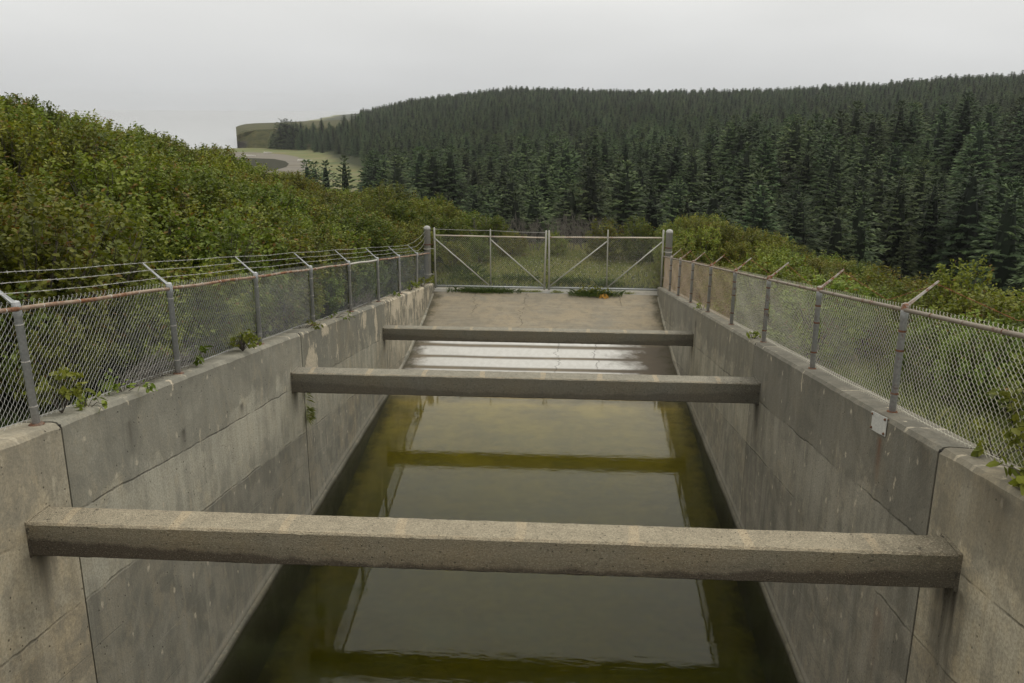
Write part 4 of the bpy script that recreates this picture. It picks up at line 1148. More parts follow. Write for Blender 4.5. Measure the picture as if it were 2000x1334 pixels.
def instancer(name, pts, rots, scales, picks, meshes_objs, label=None):
    """one object whose points carry copies of the given parts (uncountable mass)"""
    me = bpy.data.meshes.new(name)
    me.vertices.add(len(pts)); me.vertices.foreach_set('co', np.asarray(pts, float).ravel())
    for nm, ar, ty in (('rot', rots, 'FLOAT'), ('scl', scales, 'FLOAT'), ('pick', picks, 'INT')):
        a = me.attributes.new(nm, ty, 'POINT'); a.data.foreach_set('value', np.asarray(ar, float if ty == 'FLOAT' else int))
    me.update()
    o = link(bpy.data.objects.new(name, me))
    ng = bpy.data.node_groups.new(name + "_nodes", 'GeometryNodeTree')
    ng.interface.new_socket('Geometry', in_out='INPUT', socket_type='NodeSocketGeometry')
    ng.interface.new_socket('Geometry', in_out='OUTPUT', socket_type='NodeSocketGeometry')
    N = ng.nodes; Lk = ng.links.new
    gi, go_ = N.new('NodeGroupInput'), N.new('NodeGroupOutput')
    jo = N.new('GeometryNodeJoinGeometry')
    def at(nm, ty):
        a = N.new('GeometryNodeInputNamedAttribute'); a.data_type = ty; a.inputs[0].default_value = nm
        return [q_ for q_ in a.outputs if q_.enabled][0]
    cx = N.new('ShaderNodeCombineXYZ'); Lk(at('rot', 'FLOAT'), cx.inputs[2])
    for i, mo in enumerate(meshes_objs):
        cmpn = N.new('FunctionNodeCompare'); cmpn.data_type = 'INT'; cmpn.operation = 'EQUAL'
        ins = [q_ for q_ in cmpn.inputs if q_.enabled]
        Lk(at('pick', 'INT'), ins[0]); ins[1].default_value = i
        for ob in mo:
            oi = N.new('GeometryNodeObjectInfo'); oi.inputs['Object'].default_value = ob; oi.inputs['As Instance'].default_value = True
            ip = N.new('GeometryNodeInstanceOnPoints')
            Lk(gi.outputs[0], ip.inputs['Points']); Lk(cmpn.outputs[0], ip.inputs['Selection']); Lk(oi.outputs['Geometry'], ip.inputs['Instance'])
            rv = N.new('FunctionNodeEulerToRotation'); Lk(cx.outputs[0], rv.inputs[0]); Lk(rv.outputs[0], ip.inputs['Rotation'])
            Lk(at('scl', 'FLOAT'), ip.inputs['Scale'])
            Lk(ip.outputs[0], jo.inputs[0])
    Lk(jo.outputs[0], go_.inputs[0])
    md = o.modifiers.new("instances", 'NODES'); md.node_group = ng
    tag(o, label, None, None, 'stuff')
    return o
def children_of_mesh(me):
    return next(o for o in bpy.data.objects if o.type == 'MESH' and o.data == me)
rest = items[N_IND:]
allm = [m_ for kd in ('green', 'olive', 'bright') for m_ in SHR[kd]]
kidx = {'green': (0, 4), 'olive': (4, 3), 'bright': (7, 3)}
if rest:
    objs = [[children_of_mesh(fo), children_of_mesh(st)] for fo, st in allm]
    pk = [kidx[q_[5]][0] + RNG.integers(kidx[q_[5]][1]) for q_ in rest]
    instancer("hillside_thicket", [(q_[1], q_[2], q_[3]-0.05) for q_ in rest], RNG.uniform(0, 6.28, len(rest)), [q_[4] for q_ in rest], pk, objs)

# ---- bushes and herbs beyond the gates
beyond = [(-6.4, 46.5, 1.35, 'green', "dense green bush standing beyond the left gate post, left of the bare shrubs"),
          (-4.5, 47.5, 1.2, 'green', "smaller green bush right of the dense one beyond the left gate leaf"),
          (-8.1, 44.0, 1.4, 'olive', "tall olive bush behind the left gate post"),
          (-3.0, 37.6, 0.66, 'bright', "low yellow-green bush seen through the left gate leaf"),
          (-3.9, 35.6, 0.72, 'green', "rounded low bush close behind the hinge side of the left gate leaf"),
          (-1.7, 39.2, 0.75, 'olive', "brown-tinged low bush behind the middle of the left gate leaf"),
          (-2.7, 40.4, 0.95, 'green', "mid-green bush behind the low yellow-green one at the left gate leaf"),
          (-4.6, 39.0, 1.0, 'green', "big green bush behind the hinge end of the left gate leaf"),
          (0.3, 39.4, 0.62, 'bright', "small bright bush in front of the bare shrubs between the gates"),
          (2.6, 39.0, 0.95, 'green', "dark green bush seen through the right gate leaf"),
          (4.0, 38.4, 0.95, 'green', "green bush behind the hinge side of the right gate leaf"),
          (5.6, 39.5, 0.95, 'green', "green bush rising right behind the right gate post"),
          (6.0, 36.8, 0.9, 'bright', "yellow-green bush just right of the right gate post"),
          (7.4, 39.5, 1.0, 'olive', "broad olive bush topping the row right of the gates")]
for x, y, sc_, kd, lb in beyond:
    put_shrub(x, y, float(ground_z(x, y)), sc_, kd, lb, "bushes beyond the gates", name="bush", cat="bush")

low = [(-5.15, 9.4, 0.5), (-5.2, 11.6, 0.62), (-5.1, 13.4, 0.55), (-5.2, 15.1, 0.66), (-5.15, 17.2, 0.6), (-5.1, 18.9, 0.52), (-5.2, 20.7, 0.64), (-5.15, 22.6, 0.55), (-5.1, 24.4, 0.6), (-5.2, 26.3, 0.62), (-5.15, 28.2, 0.55), (-5.1, 30.1, 0.6)]
LOWN = ["right of the nearest left post", "left of the second left post", "just right of the second left post", "left of the third left post, under the mesh", "by the left wall's second joint",
        "left of the fourth left post", "right of the fourth left post", "in the white-railed bay of the left fence", "just past the white-railed bay of the left fence", "in the third last bay of the left fence", "in the second last bay of the left fence", "in the bay before the left gate post"]
for (x, y, sc_), w_ in zip(low, LOWN):
    put_shrub(x, y, zt(y)-0.12, (sc_*0.75, sc_*1.25, sc_), 'bright', f"low bright green bush behind the mesh {w_}", "low bushes behind the left fence", 0.0, name="bush", cat="bush")

def bare_shrub(seed):
    rg = np.random.default_rng(seed); mb = MB()
    def grow(p, d, L, r_, lev):
        pts = [p]; q_ = np.array(p)
        for k in range(4):
            d = d + rg.normal(0, 0.10, 3) + np.array([0, 0, 0.05]); d /= np.linalg.norm(d)
            q_ = q_ + d*L/4; pts.append(q_.copy())
        mb.tube(pts, np.linspace(r_, r_*0.5, 5), 4, False)
        if lev > 0:
            for k in range(4 if lev > 1 else 5):
                i = rg.integers(1, 5); dd = d + rg.normal(0, 0.45, 3) + np.array([0, 0, 0.25]); dd /= np.linalg.norm(dd)
                grow(pts[i], dd, L*rg.uniform(0.4, 0.65), r_*0.5, lev-1)
    for k in range(9):
        a = rg.uniform(0, 6.28); grow(np.array([0.12*math.cos(a), 0.12*math.sin(a), -0.05]), np.array([0.4*math.cos(a), 0.4*math.sin(a), 1.0]), rg.uniform(0.7, 1.0), 0.016, 2)
    return mb.mesh("branches", bark_grey)
BARE = [bare_shrub(200+i) for i in range(3)]
BARE_LB = ["leafless grey shrub %s" % q_ for q_ in (
    "fourth from the left in the bare row beyond the left gate leaf", "in front, left of the gate gap, beyond the left gate leaf", "just left of the gate gap, front of the bare row",
    "straight behind the gate gap", "just right of the gate gap, front of the bare row", "behind the middle of the right gate leaf's inner half",
    "right of centre behind the right gate leaf", "at the right end of the bare row", "in the back rank left of the gate gap", "in the back rank behind the gate gap",
    "in the back rank right of the gate gap", "at the left end of the bare row beside the green bush", "in the back rank towards the right end")]
for k, (x, y, sc_) in enumerate([(-2.6, 42.6, 1.15), (-1.6, 41.6, 1.1), (-0.7, 41.2, 1.1), (0.1, 41.8, 1.2), (0.9, 41.0, 1.1), (1.7, 41.6, 1.15), (2.5, 42.2, 1.1), (3.4, 42.0, 1.05), (-1.1, 42.8, 1.2), (0.4, 42.9, 1.25), (1.4, 43.2, 1.2), (-3.4, 43.2, 1.15), (2.1, 43.4, 1.2)]):
    root = empty("bare_shrub", (x, y, float(ground_z(x, y))), BARE_LB[k], "shrub", "leafless grey shrubs beyond the gates", k*1.3, sc_)
    inst(BARE[k % 3], "branches", root)

# ---- grass
def blades(pts, h0, h1, w, rg, lean=0.35):
    n = len(pts); P = np.asarray(pts, float)
    a = rg.uniform(0, 2*math.pi, n); S = np.stack([np.cos(a), np.sin(a), 0*a], 1)*w
    H = rg.uniform(h0, h1, n)[:, None]
    d = rg.normal(0, lean, (n, 3)); d[:, 2] = 1; d /= np.linalg.norm(d, axis=1)[:, None]
    mid = P + d*H*0.55; d2 = d + np.stack([d[:, 0]*1.2, d[:, 1]*1.2, -0.35+0*a], 1); tip = mid + d2*H*0.5
    V = np.stack([P-S, P+S, mid+S*0.7, tip, mid-S*0.7], 1).reshape(-1, 3)
    base = (np.arange(n)*5)[:, None]
    F = [tuple(q_) for q_ in (base + [0, 1, 2, 3, 4]).tolist()]
    return V, F
def grass_mat(name, cols):
    m = Mat(name, 0.6, 0.3); t = m.attr('tint'); c = m.ramp(t, [(0, cols[0]), (0.5, cols[1]), (1, cols[2])])
    m.color(c)
    tr = m.N.new('ShaderNodeBsdfTranslucent'); m.L(c, tr.inputs[0])
    mx = m.N.new('ShaderNodeMixShader'); mx.inputs[0].default_value = 0.25
    m.L(m.b.outputs[0], mx.inputs[1]); m.L(tr.outputs[0], mx.inputs[2]); m.L(mx.outputs[0], m.out.inputs[0]); return m.m
g_meadow = grass_mat("meadow_grass", [(0.13, 0.18, 0.034), (0.25, 0.28, 0.072), (0.42, 0.38, 0.16)])
g_lush = grass_mat("lush_grass", [(0.035, 0.062, 0.013), (0.075, 0.115, 0.022), (0.13, 0.165, 0.04)])
rg = np.random.default_rng(5)
n = 26000
px_ = rg.uniform(-4.6, 4.6, n); py_ = 32.35 + rg.uniform(0, 1, n)**0.8*11.5
keep = ~((np.abs(px_) < 4.6) & (py_ < 32.9) & (rg.uniform(0, 1, n) < 0.75))
px_, py_ = px_[keep], py_[keep]
V, F = blades(np.stack([px_, py_, ground_z(px_, py_)-0.01], 1), 0.10, 0.30, 0.007, rg)
tint = np.clip(0.5 + 0.3*vnoise(px_, py_, 1.1, 6) + rg.normal(0, 0.22, len(px_)) + 0.15*(px_ > 0.2), 0, 1)
mb = MB(); mb.add(V, F, tint); tag(mb.build("meadow_grass", g_meadow), "unmown grass on the flat beyond the gates", "grass", None, 'stuff')
# grass on the right bank behind the fence and on the left verge
n = 16000
px_ = rg.uniform(4.7, 8.2, n); py_ = rg.uniform(6, 31, n)
V, F = blades(np.stack([px_, py_, ground_z(px_, py_)-0.01], 1), 0.10, 0.38, 0.007, rg)
mb = MB(); mb.add(V, F, np.clip(0.35 + 0.3*vnoise(px_, py_, 1.5, 9) + rg.normal(0, 0.2, n), 0, 1)); tag(mb.build("bank_grass", g_meadow), "grass growing on the bank behind the right fence", "grass", None, 'stuff')
n = 9000
px_ = -rg.uniform(4.6, 5.6, n); py_ = rg.uniform(5, 31.5, n)
V, F = blades(np.stack([px_, py_, ground_z(px_, py_)-0.01], 1), 0.06, 0.28, 0.007, rg)
mb = MB(); mb.add(V, F, np.clip(0.3 + 0.3*vnoise(px_, py_, 1.5, 9) + rg.normal(0, 0.2, n), 0, 1)); tag(mb.build("verge_grass", g_lush), "low green growth along the foot of the left fence", "grass", None, 'stuff')
# white meadow flowers
fl_m = plain_mat("white_petals", (0.62, 0.60, 0.52), (0.75, 0.74, 0.68), 30)
mb = MB()
for k in range(420):
    x, y = rg.uniform(-1.2, 4.4), 33.2 + rg.uniform(0, 1)*5.5
    if rg.uniform() < 0.35: x = rg.uniform(-4, 4)
    z = float(1.10 + rg.uniform(0.10, 0.34)); a0 = rg.uniform(0, 6.28); rr = rg.uniform(0.012, 0.022)
    ring = [(x + rr*math.cos(a0+i*math.pi/3), y + rr*math.sin(a0+i*math.pi/3), z + 0.012*(i % 2)) for i in range(6)]
    mb.add([(x, y, z-0.006)] + ring, [(0, 1+i, 1+(i+1) % 6) for i in range(6)])
tag(mb.build("wildflowers", fl_m), "small white flowers scattered in the grass beyond the gates", "flowers", None, 'stuff')

def clump(name, label, x, y, z, lx, ly, n, h0, h1, mat, seed, cat="grass clump", group=None, leaves=None, lean=0.5):
    rg = np.random.default_rng(seed)
    root = empty(name, (x, y, z), label, cat, group)
    px, py = rg.normal(0, 0.45, n)*lx, rg.normal(0, 0.45, n)*ly
    px = np.clip(px, -lx, lx)
    hs = 1 - 0.5*np.abs(px)/lx
    V, F = blades(np.stack([px, py, 0*px-0.02], 1), h0, h1, 0.005, rg, lean)
    mb = MB(); mb.add(V, F, np.clip(rg.normal(0.45, 0.25, n), 0, 1)); mb.build("blades", mat, root)
    if leaves:
        m_, cnt, ls = leaves
        C = np.stack([rg.normal(0, 0.4, cnt)*lx, rg.normal(0, 0.35, cnt)*ly, rg.uniform(0.02, h1*0.9, cnt)], 1)
        D = rdir(rg, cnt); D[:, 2] *= 0.5; D /= np.linalg.norm(D, axis=1)[:, None]
        Nn = rdir(rg, cnt, 1.6)
        V, F, T = leaf_quads(C, D, Nn, ls*rg.uniform(0.7, 1.3, cnt), ls*rg.uniform(0.5, 0.8, cnt), rg.uniform(0.2, 0.9, cnt))
        mb = MB(); mb.add(V, F.tolist(), T); mb.build("leaves", m_, root)
    return root
clump("grass_clump", "long low tuft of grass on the sill under the left gate leaf", -2.25, 31.52, 1.10, 1.35, 0.20, 2600, 0.10, 0.30, g_lush, 301, group="growth on the gate sill")
c2 = clump("grass_clump", "thick leafy tuft of grass with one yellow leaf under the right gate leaf", 1.85, 31.38, 1.08, 0.95, 0.30, 2200, 0.12, 0.36, g_lush, 302, group="growth on the gate sill", leaves=(lf_green, 90, 0.13))
yl = Mat("yellow_leaf", 0.6, 0.3); yl.color((0.38, 0.19, 0.025))
V, F, T = leaf_quads(np.array([[0.30, -0.20, 0.10], [0.33, -0.22, 0.06], [0.26, -0.2, 0.07]]), np.array([[0.3, -0.7, -0.5], [0.8, -0.4, -0.4], [-0.6, -0.6, -0.5]]), np.array([[0, -0.6, 0.8]]*3), np.array([0.24, 0.2, 0.2]), np.array([0.2, 0.16, 0.16]), np.zeros(3))
mb = MB(); mb.add(V, F.tolist(), T); o = mb.build("yellow_leaf", yl.m, c2); o['label'] = "withered yellow leaf hanging over the sill"
for x, y, lx, n_, h_, lb, sd in ((-2.9, 33.6, 0.9, 1500, 0.5, "dark grass mound behind the hinge half of the left gate leaf", 331), (-1.0, 33.9, 0.7, 1200, 0.45, "dark grass mound behind the left gate leaf near the gate gap", 332),
                                (0.9, 33.5, 0.8, 1400, 0.45, "dark grass mound just right of the gate gap behind the right leaf", 333), (2.4, 33.2, 0.6, 900, 0.4, "small dark grass mound behind the middle of the right leaf", 334),
                                (-3.3, 34.8, 0.8, 1300, 0.75, "tall rush-like mound behind the left gate leaf's outer brace", 335)):
    clump("grass_clump", lb, x, y, 1.08, lx, 0.4, n_, h_*0.5, h_, g_lush, sd, group="grass mounds beyond the gates", leaves=(lf_green, 60, 0.10))
for k, (x, y) in enumerate(((-0.75, 31.62), (-0.35, 31.65), (0.45, 31.6), (3.1, 31.6))):
    clump("grass_tuft", ["thin grass tuft on the sill left of the gate gap", "tiny grass tuft on the sill at the gate gap", "grass tuft just right of the gate gap", "sparse tuft at the right end of the sill"][k], x, y, 1.10, 0.22, 0.08, 160, 0.06, 0.18, g_meadow, 310+k, "grass tuft", "tufts on the gate sill")
# tufts hanging from the left wall joint and growing on the copings
def tuft_on_wall(x, y, z, label, seed, n=260, h=0.28, down=True):
    rg = np.random.default_rng(seed); root = empty("grass_tuft", (x, y, z), label, "grass tuft", "tufts growing from the walls")
    P0 = np.stack([0*rg.uniform(size=n), rg.normal(0, 0.04, n), rg.normal(0, 0.10, n)], 1)
    d = np.stack([rg.uniform(0.2, 1.0, n), rg.normal(0, 0.5, n), rg.uniform(-0.9, 0.3, n)], 1); d /= np.linalg.norm(d, axis=1)[:, None]
    L = rg.uniform(0.5, 1, n)[:, None]*h
    S = np.stack([0*L[:, 0], 0*L[:, 0]+0.004, 0*L[:, 0]], 1)
    mid = P0 + d*L*0.6; tip = mid + (d + [0, 0, -0.7])*L*0.4
    V = np.stack([P0-S, P0+S, mid+S, tip, mid-S], 1).reshape(-1, 3)
    mb = MB(); mb.add(V, [tuple(q_) for q_ in ((np.arange(n)*5)[:, None] + [0, 1, 2, 3, 4]).tolist()], np.clip(rg.normal(0.4, 0.25, n), 0, 1)); mb.build("blades", g_meadow, root)
tuft_on_wall(-4.13, 15.285, 2.15, "dark grass tuft hanging from the second joint of the left wall, under the middle beam", 401, 90, 0.22)
tuft_on_wall(-4.13, 15.28, 2.68, "small grass tuft in the left wall joint just beneath the middle beam", 402, 60, 0.16)

def weed(x, y, z, label, seed, n=70, ls=0.085, R=0.30, H=0.30, mat=None, group="weeds along the wall copings", tilt=(0, 0)):
    rg = np.random.default_rng(seed); root = empty("weed", (x, y, z), label, "weed", group)
    st = MB(); Vs, Fs, Ts, off = [], [], [], 0
    for k in range(max(4, n//9)):
        a = rg.uniform(0, 6.28); rr = R*rg.uniform(0.3, 1.0)
        tipp = np.array([rr*math.cos(a) + tilt[0]*R, rr*math.sin(a) + tilt[1]*R, H*rg.uniform(0.3, 1.0)])
        midp = tipp*0.55 + np.array([0, 0, 0.05])
        st.tube([(0, 0, -0.03), midp, tipp], [0.005, 0.004, 0.002], 4, False)
        c = 9; t = rg.uniform(0.35, 1.0, c)[:, None]
        C = midp*(1-t) + tipp*t + rg.normal(0, 0.02, (c, 3))
        D = rdir(rg, c) + tipp/(np.linalg.norm(tipp)+1e-6)*0.5; D /= np.linalg.norm(D, axis=1)[:, None]
        V, F, T = leaf_quads(C, D, rdir(rg, c, 1.5), ls*rg.uniform(0.6, 1.3, c), ls*rg.uniform(0.45, 0.75, c), np.clip(rg.uniform(0.1, 0.93, c), 0, 0.93))
        Vs.append(V); Fs.append(F+off); Ts.append(T); off += len(V)
    st.build("stems", bark, root)
    mb = MB(); mb.add(np.concatenate(Vs), np.concatenate(Fs).tolist(), np.concatenate(Ts)); mb.build("leaves", mat or lf_bright, root)
weed(-4.38, 8.05, zt(8.05)+0.02, "leafy weed at the foot of the left fence right of the nearest post", 501, 130, 0.085, 0.26, 0.42)
weed(-4.30, 8.35, zt(8.35)-0.02, "trailing leafy weed spilling on the left coping near the nearest post", 502, 70, 0.075, 0.25, 0.10)
weed(-4.40, 9.3, zt(9.3)-0.02, "string of small leaves under the mesh between the first two left posts", 503, 90, 0.07, 0.40, 0.14)
weed(-4.28, 12.75, zt(12.75)+0.03, "bushy green weed overhanging the left coping beside the third post", 504, 260, 0.075, 0.32, 0.28, lf_bright)
weed(-4.40, 11.3, zt(11.3), "leafy weed under the mesh left of the third left post", 505, 60, 0.08, 0.25, 0.26)
weed(-4.36, 16.1, zt(16.1)-0.02, "mossy green weed by the fourth left post", 506, 120, 0.06, 0.5, 0.10, lf_green)
weed(-4.34, 18.2, zt(18.2)-0.02, "low weed on the left coping between far posts", 507, 90, 0.06, 0.5, 0.12, lf_green)
weed(-4.32, 24.6, zt(24.6)-0.02, "yellow-green weed on the left coping towards the gate", 508, 90, 0.06, 0.45, 0.14)
weed(-4.30, 27.4, zt(27.4)+0.0, "round green weed on the left coping before the last post", 509, 190, 0.07, 0.36, 0.26, lf_bright)
weed(-4.24, 29.6, zt(29.6)+0.0, "grassy weed spilling over the left coping near the gate post", 510, 180, 0.08, 0.40, 0.34, lf_green)
weed(4.52, 6.75, zt(6.75)-0.02, "broad-leaved weed pushing through the mesh at the near end of the right fence", 520, 330, 0.085, 0.42, 0.75, lf_green)
weed(4.36, 6.35, zt(6.35)-0.02, "trailing broad leaves on the coping at the near right end", 521, 90, 0.10, 0.34, 0.16, lf_green)
weed(4.50, 7.3, zt(7.3)-0.02, "low leaves at the mesh foot near the right wall's first joint", 522, 90, 0.09, 0.3, 0.3, lf_green)
weed(4.25, 15.8, zt(15.8)-0.02, "small weed on the right coping behind the fourth post", 523, 60, 0.07, 0.2, 0.12)
weed(4.25, 21.9, zt(21.9)-0.02, "tiny green weed on the right coping by a far post", 524, 40, 0.07, 0.2, 0.22)
# dry twigs heaped along the foot of the left mesh
def twig_pile(x, y0, y1, label, seed, n=110):
    rg = np.random.default_rng(seed); root = empty("twig_heap", (x, (y0+y1)/2, zt((y0+y1)/2)), label, "twigs", "dry twigs along the left fence")
    mb = MB()
    for k in range(n):
        y = rg.uniform(y0, y1); a = rg.normal(0, 0.5); L = rg.uniform(0.25, 0.8)
        p = np.array([rg.normal(0, 0.07), y-(y0+y1)/2, zt(y)-zt((y0+y1)/2)+rg.uniform(0.0, 0.14)])
        d = np.array([math.sin(a)*0.4, math.cos(a)*rg.choice([-1, 1]), rg.normal(0.1, 0.25)])
        mb.tube([p, p+d*L*0.5+[rg.normal(0, 0.03), 0, rg.normal(0, 0.03)], p+d*L], [0.004, 0.003, 0.0015], 3, False)
    mb.build("twigs", bark_grey if seed % 2 else bark, root)
twig_pile(-4.46, 9.4, 11.6, "heap of dry brown twigs caught under the left mesh between the second and third posts", 601, 190)
twig_pile(-4.46, 20.0, 23.0, "dry grey twigs caught behind the left mesh at the far posts", 603, 150)

# ================================================================== SPRUCES
sp_leaf = Mat("spruce_needles", 0.7, 0.2)
t_ = sp_leaf.attr('tint'); rd_ = sp_leaf.rand()
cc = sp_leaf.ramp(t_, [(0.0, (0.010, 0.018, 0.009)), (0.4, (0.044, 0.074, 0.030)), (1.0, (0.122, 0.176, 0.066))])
hs_ = sp_leaf.N.new('ShaderNodeHueSaturation'); sp_leaf.L(cc, hs_.inputs['Color'])
sp_leaf.L(sp_leaf.rng(rd_, 0, 1, 0.462, 0.512), hs_.inputs['Hue'])
sp_leaf.L(sp_leaf.rng(sp_leaf.math('FRACT', sp_leaf.math('MULTIPLY', rd_, 5.7)), 0, 1, 0.55, 1.45), hs_.inputs['Value'])
sp_leaf.color(hs_.outputs[0])
sp_bark = plain_mat("spruce_bark", (0.035, 0.028, 0.022), (0.075, 0.062, 0.05), 6, obj=True)
def spruce(seed, H=10.0, whorls=26, fat=0.24, broad=0.0, ks=1.0):
    """a full conical crown: tiers of drooping branches, each ending in a fan of needle sprays, round a dark inner cone"""
    rg = np.random.default_rng(seed)
    tr = MB(); tr.tube([(0, 0, -1.5), (0, 0, H*0.3), (rg.normal(0, 0.05), rg.normal(0, 0.05), H*0.7), (rg.normal(0, 0.06), 0, H*0.985)], [0.016*H, 0.013*H, 0.007*H, 0.012], 7)
    V, F, T = [], [], []
    def kite(p, d, n, L, W, t, bend=0.12):
        sd = np.cross(d, n); sd /= np.linalg.norm(sd) + 1e-9
        i0 = len(V)
        m_ = p + d*L*0.45
        V.extend([p, m_ + sd*W*0.5 - n*W*0.14, p + d*L - n*L*bend, m_ - sd*W*0.5 - n*W*0.14, m_ + n*W*0.10])
        F.extend([(i0, i0+1, i0+4), (i0+1, i0+2, i0+4), (i0+2, i0+3, i0+4), (i0+3, i0, i0+4)]); T.extend([t]*4)
    prof = lambda t: fat*H*(1-t)**(0.66 - 0.20*broad) * min(1.0, 0.72 + t*2.2)
    lop = rg.uniform(0, 6.28)
    # inner cone, ragged
    nr, na = 9, 9
    i0 = len(V)
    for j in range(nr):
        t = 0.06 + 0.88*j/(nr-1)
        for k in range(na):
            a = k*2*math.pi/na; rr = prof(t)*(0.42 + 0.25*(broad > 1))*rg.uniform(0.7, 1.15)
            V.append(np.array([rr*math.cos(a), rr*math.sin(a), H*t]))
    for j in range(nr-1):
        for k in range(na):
            F.append((i0+j*na+k, i0+j*na+(k+1) % na, i0+(j+1)*na+(k+1) % na, i0+(j+1)*na+k)); T.append(0.02)  # near-black tint paints the shade inside the crown
    for w in range(whorls):
        t = 0.05 + 0.94*(w/(whorls-1))**0.95
        nb = int(round(np.interp(t, [0, 0.5, 1], [11, 9, 4]))); a0 = rg.uniform(0, 6.28)
        R0 = prof(t)*(1 + 0.10*math.sin(w*2.4 + seed))
        for b in range(nb):
            a = a0 + b*2*math.pi/nb + rg.normal(0, 0.18)
            R = max(0.04*H*0.35, R0*rg.uniform(0.74, 1.16)*(1 + 0.10*math.cos(a-lop)))
            if rg.uniform() < 0.07: R *= 0.6
            out = np.array([math.cos(a), math.sin(a), 0]); side = np.array([-out[1], out[0], 0])
            tilt = np.interp(t, [0, 0.5, 0.9, 1.0], [-0.30, -0.10, 0.35, 1.2]) + rg.normal(0, 0.08)
            base = np.array([0, 0, H*t]); tb = 0.45 + rg.normal(0, 0.09)
            ns = 4 if t < 0.6 else (3 if t < 0.85 else 2)
            for k in range(ns):
                s_ = np.interp(k, [0, max(1, ns-1)], [0.50, 0.92])
                p = base + out*R*s_ + np.array([0, 0, tilt*R*s_ + 0.10*R*s_*s_])
                L = ks*H*0.062*rg.uniform(0.8, 1.2)*np.interp(t, [0, 0.7, 1], [1.15, 0.85, 0.6])
                for q_ in ((-1, 1) if k < ns-1 else (-1, 0, 1)):
                    d = out*0.9 + side*q_*rg.uniform(0.45, 0.8) + np.array([0, 0, tilt*0.8 + rg.normal(0.05, 0.18)]); d /= np.linalg.norm(d)
                    n = np.array([0, 0, 0.85]) + out*rg.uniform(0.15, 0.75) + rg.normal(0, 0.25, 3); n -= d*np.dot(n, d); n /= np.linalg.norm(n)
                    kite(p, d, n, L, L*rg.uniform(0.38, 0.55), float(np.clip(tb + 0.5*(s_-0.75) + rg.normal(0, 0.10), 0.05, 1)))  # tint paints inner sprays as shaded and branch tips as lit
    V.append(np.array([0, 0, H*1.03])); i1 = len(V)-1
    V.extend([np.array([0.012*H, 0, H*0.95]), np.array([-0.006*H, 0.010*H, H*0.95]), np.array([-0.006*H, -0.010*H, H*0.95])])
    F.extend([(i1, i1+1, i1+2), (i1, i1+2, i1+3), (i1, i1+3, i1+1)]); T.extend([0.5]*3)
    cr = MB(); cr.add(np.array(V), F, np.array(T))
    return cr.mesh("crown", sp_leaf.m), tr.mesh("trunk", sp_bark)
TH = 18.0
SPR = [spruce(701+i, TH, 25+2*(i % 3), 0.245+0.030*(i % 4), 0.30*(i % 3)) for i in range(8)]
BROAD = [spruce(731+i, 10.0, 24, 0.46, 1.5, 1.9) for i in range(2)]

spots = []
def tree_density(x, y):
    r_ = math.hypot(x-EYE.x, y); az_ = math.degrees(math.atan2(x-EYE.x, y))
    wob = 0.6*math.sin(r_*0.04) + 0.4*math.sin(r_*0.13)
    if az_ < -20 or az_ > 33: return 0
    if az_ < -12.9 + wob*0.4:
        edge = np.interp(az_, [-20, -18.4, -17.2, -15.6, -14.2, -13.2], [1e4, 869, 795, 720, 647, 593])
        if r_ < edge + wob*6: return 0
        if r_ > edge + (40 if az_ < -17.3 else (100 if az_ < -15.6 else 210)): return 0
        return 1
    r0 = np.interp(az_, [-13, -9, -5, 0, 6, 12, 18, 30], [196, 162, 140, 130, 124, 120, 116, 112])
    if r_ < r0 + wob*3: return 0
    if vnoise(np.array(x), np.array(y), 13, 5) > 0.66 and r_ < 300: return 0
    return 1
r_ = 104.0
while r_ < 1320:
    step = 9.4 + max(0, r_-400)*0.001
    da = math.degrees(step/r_)
    for az_ in np.arange(-20, 33, da):
        a = az_ + RNG.uniform(-0.75, 0.75)*da; rr = r_ + RNG.uniform(-0.75, 0.75)*step
        x = EYE.x + rr*math.sin(math.radians(a)); y = rr*math.cos(math.radians(a))
        if tree_density(x, y): spots.append((x, y))
    r_ += step
sx_ = np.array([q_[0] for q_ in spots]); sy_ = np.array([q_[1] for q_ in spots])
sz_ = ground_z(sx_, sy_)
rr_ = np.hypot(sx_-EYE.x, sy_); az_ = np.degrees(np.arctan2(sx_-EYE.x, sy_))
ht = np.where(RNG.uniform(0, 1, len(sx_)) < 0.5, RNG.uniform(0.90, 1.16, len(sx_)), RNG.uniform(0.50, 0.90, len(sx_))) * (1 + 0.08*vnoise(sx_, sy_, 45, 8)) * np.where(rr_ > 420, 0.90, 1)
hl = (az_ < -12.9) & (rr_ > 560)
edge_ = np.interp(az_, [-20, -18.4, -17.2, -15.6, -14.2, -13.2], [1e4, 869, 795, 720, 647, 593])
tgt_ = EYE.z + (edge_+200)*np.tan(np.radians(np.interp(az_, [-15.4, -12.8], [-1.25, -0.35]))) - 14.5
hz_l = np.where(az_ < -15.6, np.interp(rr_-edge_, [0, 40, 100], [-29.8, -27.5, -21.0]), -29.8 + (tgt_+29.8)*np.clip((rr_-edge_)/200, 0, 1)**0.85)
sz_ = np.where(hl, hz_l, sz_)
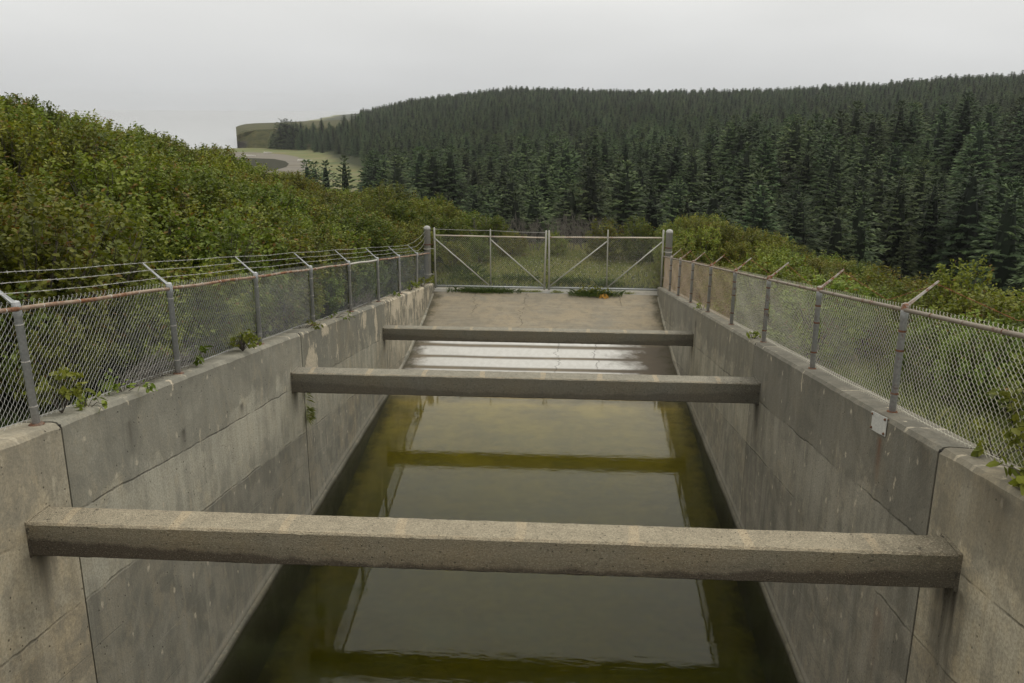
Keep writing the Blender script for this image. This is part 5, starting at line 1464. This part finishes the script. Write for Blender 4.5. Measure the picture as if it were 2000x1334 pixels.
# show order: near ones that stand inside the frame
vis = np.where((az_ > -13.6) & (az_ < 29.5), ht/rr_, 0)
order = np.argsort(-vis)
N_TREE = 285
MARKS = [(az_of(-4.13, 31.8), "the left gate post"), (az_of(-3.1, 31.8), "the left gate leaf's outer half"), (az_of(-1.0, 31.8), "the left gate leaf's inner half"),
         (az_of(0.06, 31.8), "the gap between the gates"), (az_of(1.2, 31.8), "the right gate leaf's inner half"), (az_of(3.3, 31.8), "the right gate leaf's outer half"),
         (az_of(4.5, 31.8), "the right gate post")] + [(q_, f"the {ORD[i_-1]} right fence post") for i_, q_ in enumerate(RP_AZ) if i_ in (1, 2, 3, 4, 6)] + [
         (-12.2, "the left end of the near forest"), (10.6, "the far bays of the right fence"), (15.2, "the middle bays of the right fence"), (18.8, "the right bank shrubs"), (22.0, "the white wall plate"), (26.8, "the right frame edge")]
row_t = {}
for k in sorted(order[:N_TREE], key=lambda q_: rr_[q_]):
    a = az_[k]
    mk_ = min(MARKS, key=lambda q_: abs(q_[0]-a))[1]
    row_t[mk_] = row_t.get(mk_, 0) + 1
    size = "tall" if ht[k] > 1.06 else ("small" if ht[k] < 0.82 else "mid-sized")
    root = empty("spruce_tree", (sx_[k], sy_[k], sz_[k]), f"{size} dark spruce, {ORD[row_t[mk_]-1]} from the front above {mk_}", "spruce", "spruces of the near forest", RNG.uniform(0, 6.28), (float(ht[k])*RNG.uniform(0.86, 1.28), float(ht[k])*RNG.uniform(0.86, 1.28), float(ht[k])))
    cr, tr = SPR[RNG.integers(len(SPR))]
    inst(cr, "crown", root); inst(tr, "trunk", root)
# lone spruces and the headland trees
for x_az, r0, el_, lb, gp, var in ((-14.3, 235, -3.25, "lone pointed spruce standing before the meadow flat, left of the forest edge", "lone spruces on the flat", 0),
                            (-16.65, 240, -3.5, "left of the small spruces peeping over the hillside shrubs below the lagoon", "lone spruces on the flat", 1),
                            (-16.2, 244, -3.65, "pale small spruce next to another one below the lagoon", "lone spruces on the flat", 2),
                            (-15.5, 248, -3.55, "dark narrow spruce peeping up between the lagoon and the lone pointed spruce", "lone spruces on the flat", 3),
                            (-18.55, 612*K, -1.72, "small round dark tree alone on the headland slope near the cliff", "trees on the headland", 'b'),
                            (-17.95, 606*K, -1.05, "broad dark tree, tallest of the clump on the headland", "trees on the headland", 'b'),
                            (-17.55, 604*K, -1.12, "broad dark tree right behind the tallest of the headland clump", "trees on the headland", 'b'),
                            (-17.2, 598*K, -1.35, "broad dark tree at the right of the headland clump", "trees on the headland", 'b')):
    a = math.radians(x_az); x = EYE.x + r0*math.sin(a); y = r0*math.cos(a)
    z = float(ground_z(x, y)) if r0 < 300 else -29.6
    h = EYE.z + r0*math.tan(math.radians(el_)) - z
    w_ = h/10.0 if var == 'b' else 1.12
    root = empty("spruce_tree", (x, y, z), lb, "spruce", gp, RNG.uniform(0, 6), (w_, w_, h/(10.0 if var == 'b' else TH)))
    cr, tr = BROAD[int(r0) % 2] if var == 'b' else SPR[var]
    inst(cr, "crown", root); inst(tr, "trunk", root)
ro = order[N_TREE:]
objs = [[children_of_mesh(cr)] for cr, tr in SPR]
instancer("distant_spruce_forest", np.stack([sx_[ro], sy_[ro], sz_[ro]], 1), RNG.uniform(0, 6.28, len(ro)), ht[ro], RNG.integers(0, len(SPR), len(ro)), objs)

# driftwood logs on the beach
dw = plain_mat("bleached_driftwood", (0.45, 0.43, 0.40), (0.6, 0.58, 0.54), 2)
for a, r0, L, rz, lb in ((-16.75, 470, 7.5, 0.2, "pale driftwood log on the gravel right of the lagoon"), (-18.95, 552, 5.0, 0.5, "pale driftwood heap at the back of the beach"), (-20.0, 520, 6.0, -0.1, "pale driftwood log on the shore behind the lagoon")):
    x, y = on_flat(a, r0)
    mb = MB(); L *= K; mb.tube([(-L/2, 0, 0.3), (0, 0.3, 0.35), (L/2, 0, 0.3)], [0.55, 0.5, 0.3], 7); mb.tube([(-L*0.3, 0.1, 0.4), (-L*0.45, 0.5, 1.2)], [0.2, 0.1], 5)
    o = mb.build("driftwood_log", dw, None, (x, y, -30.1)); o.rotation_euler = (0, 0, rz)
    tag(o, lb, "driftwood", "driftwood on the beach")
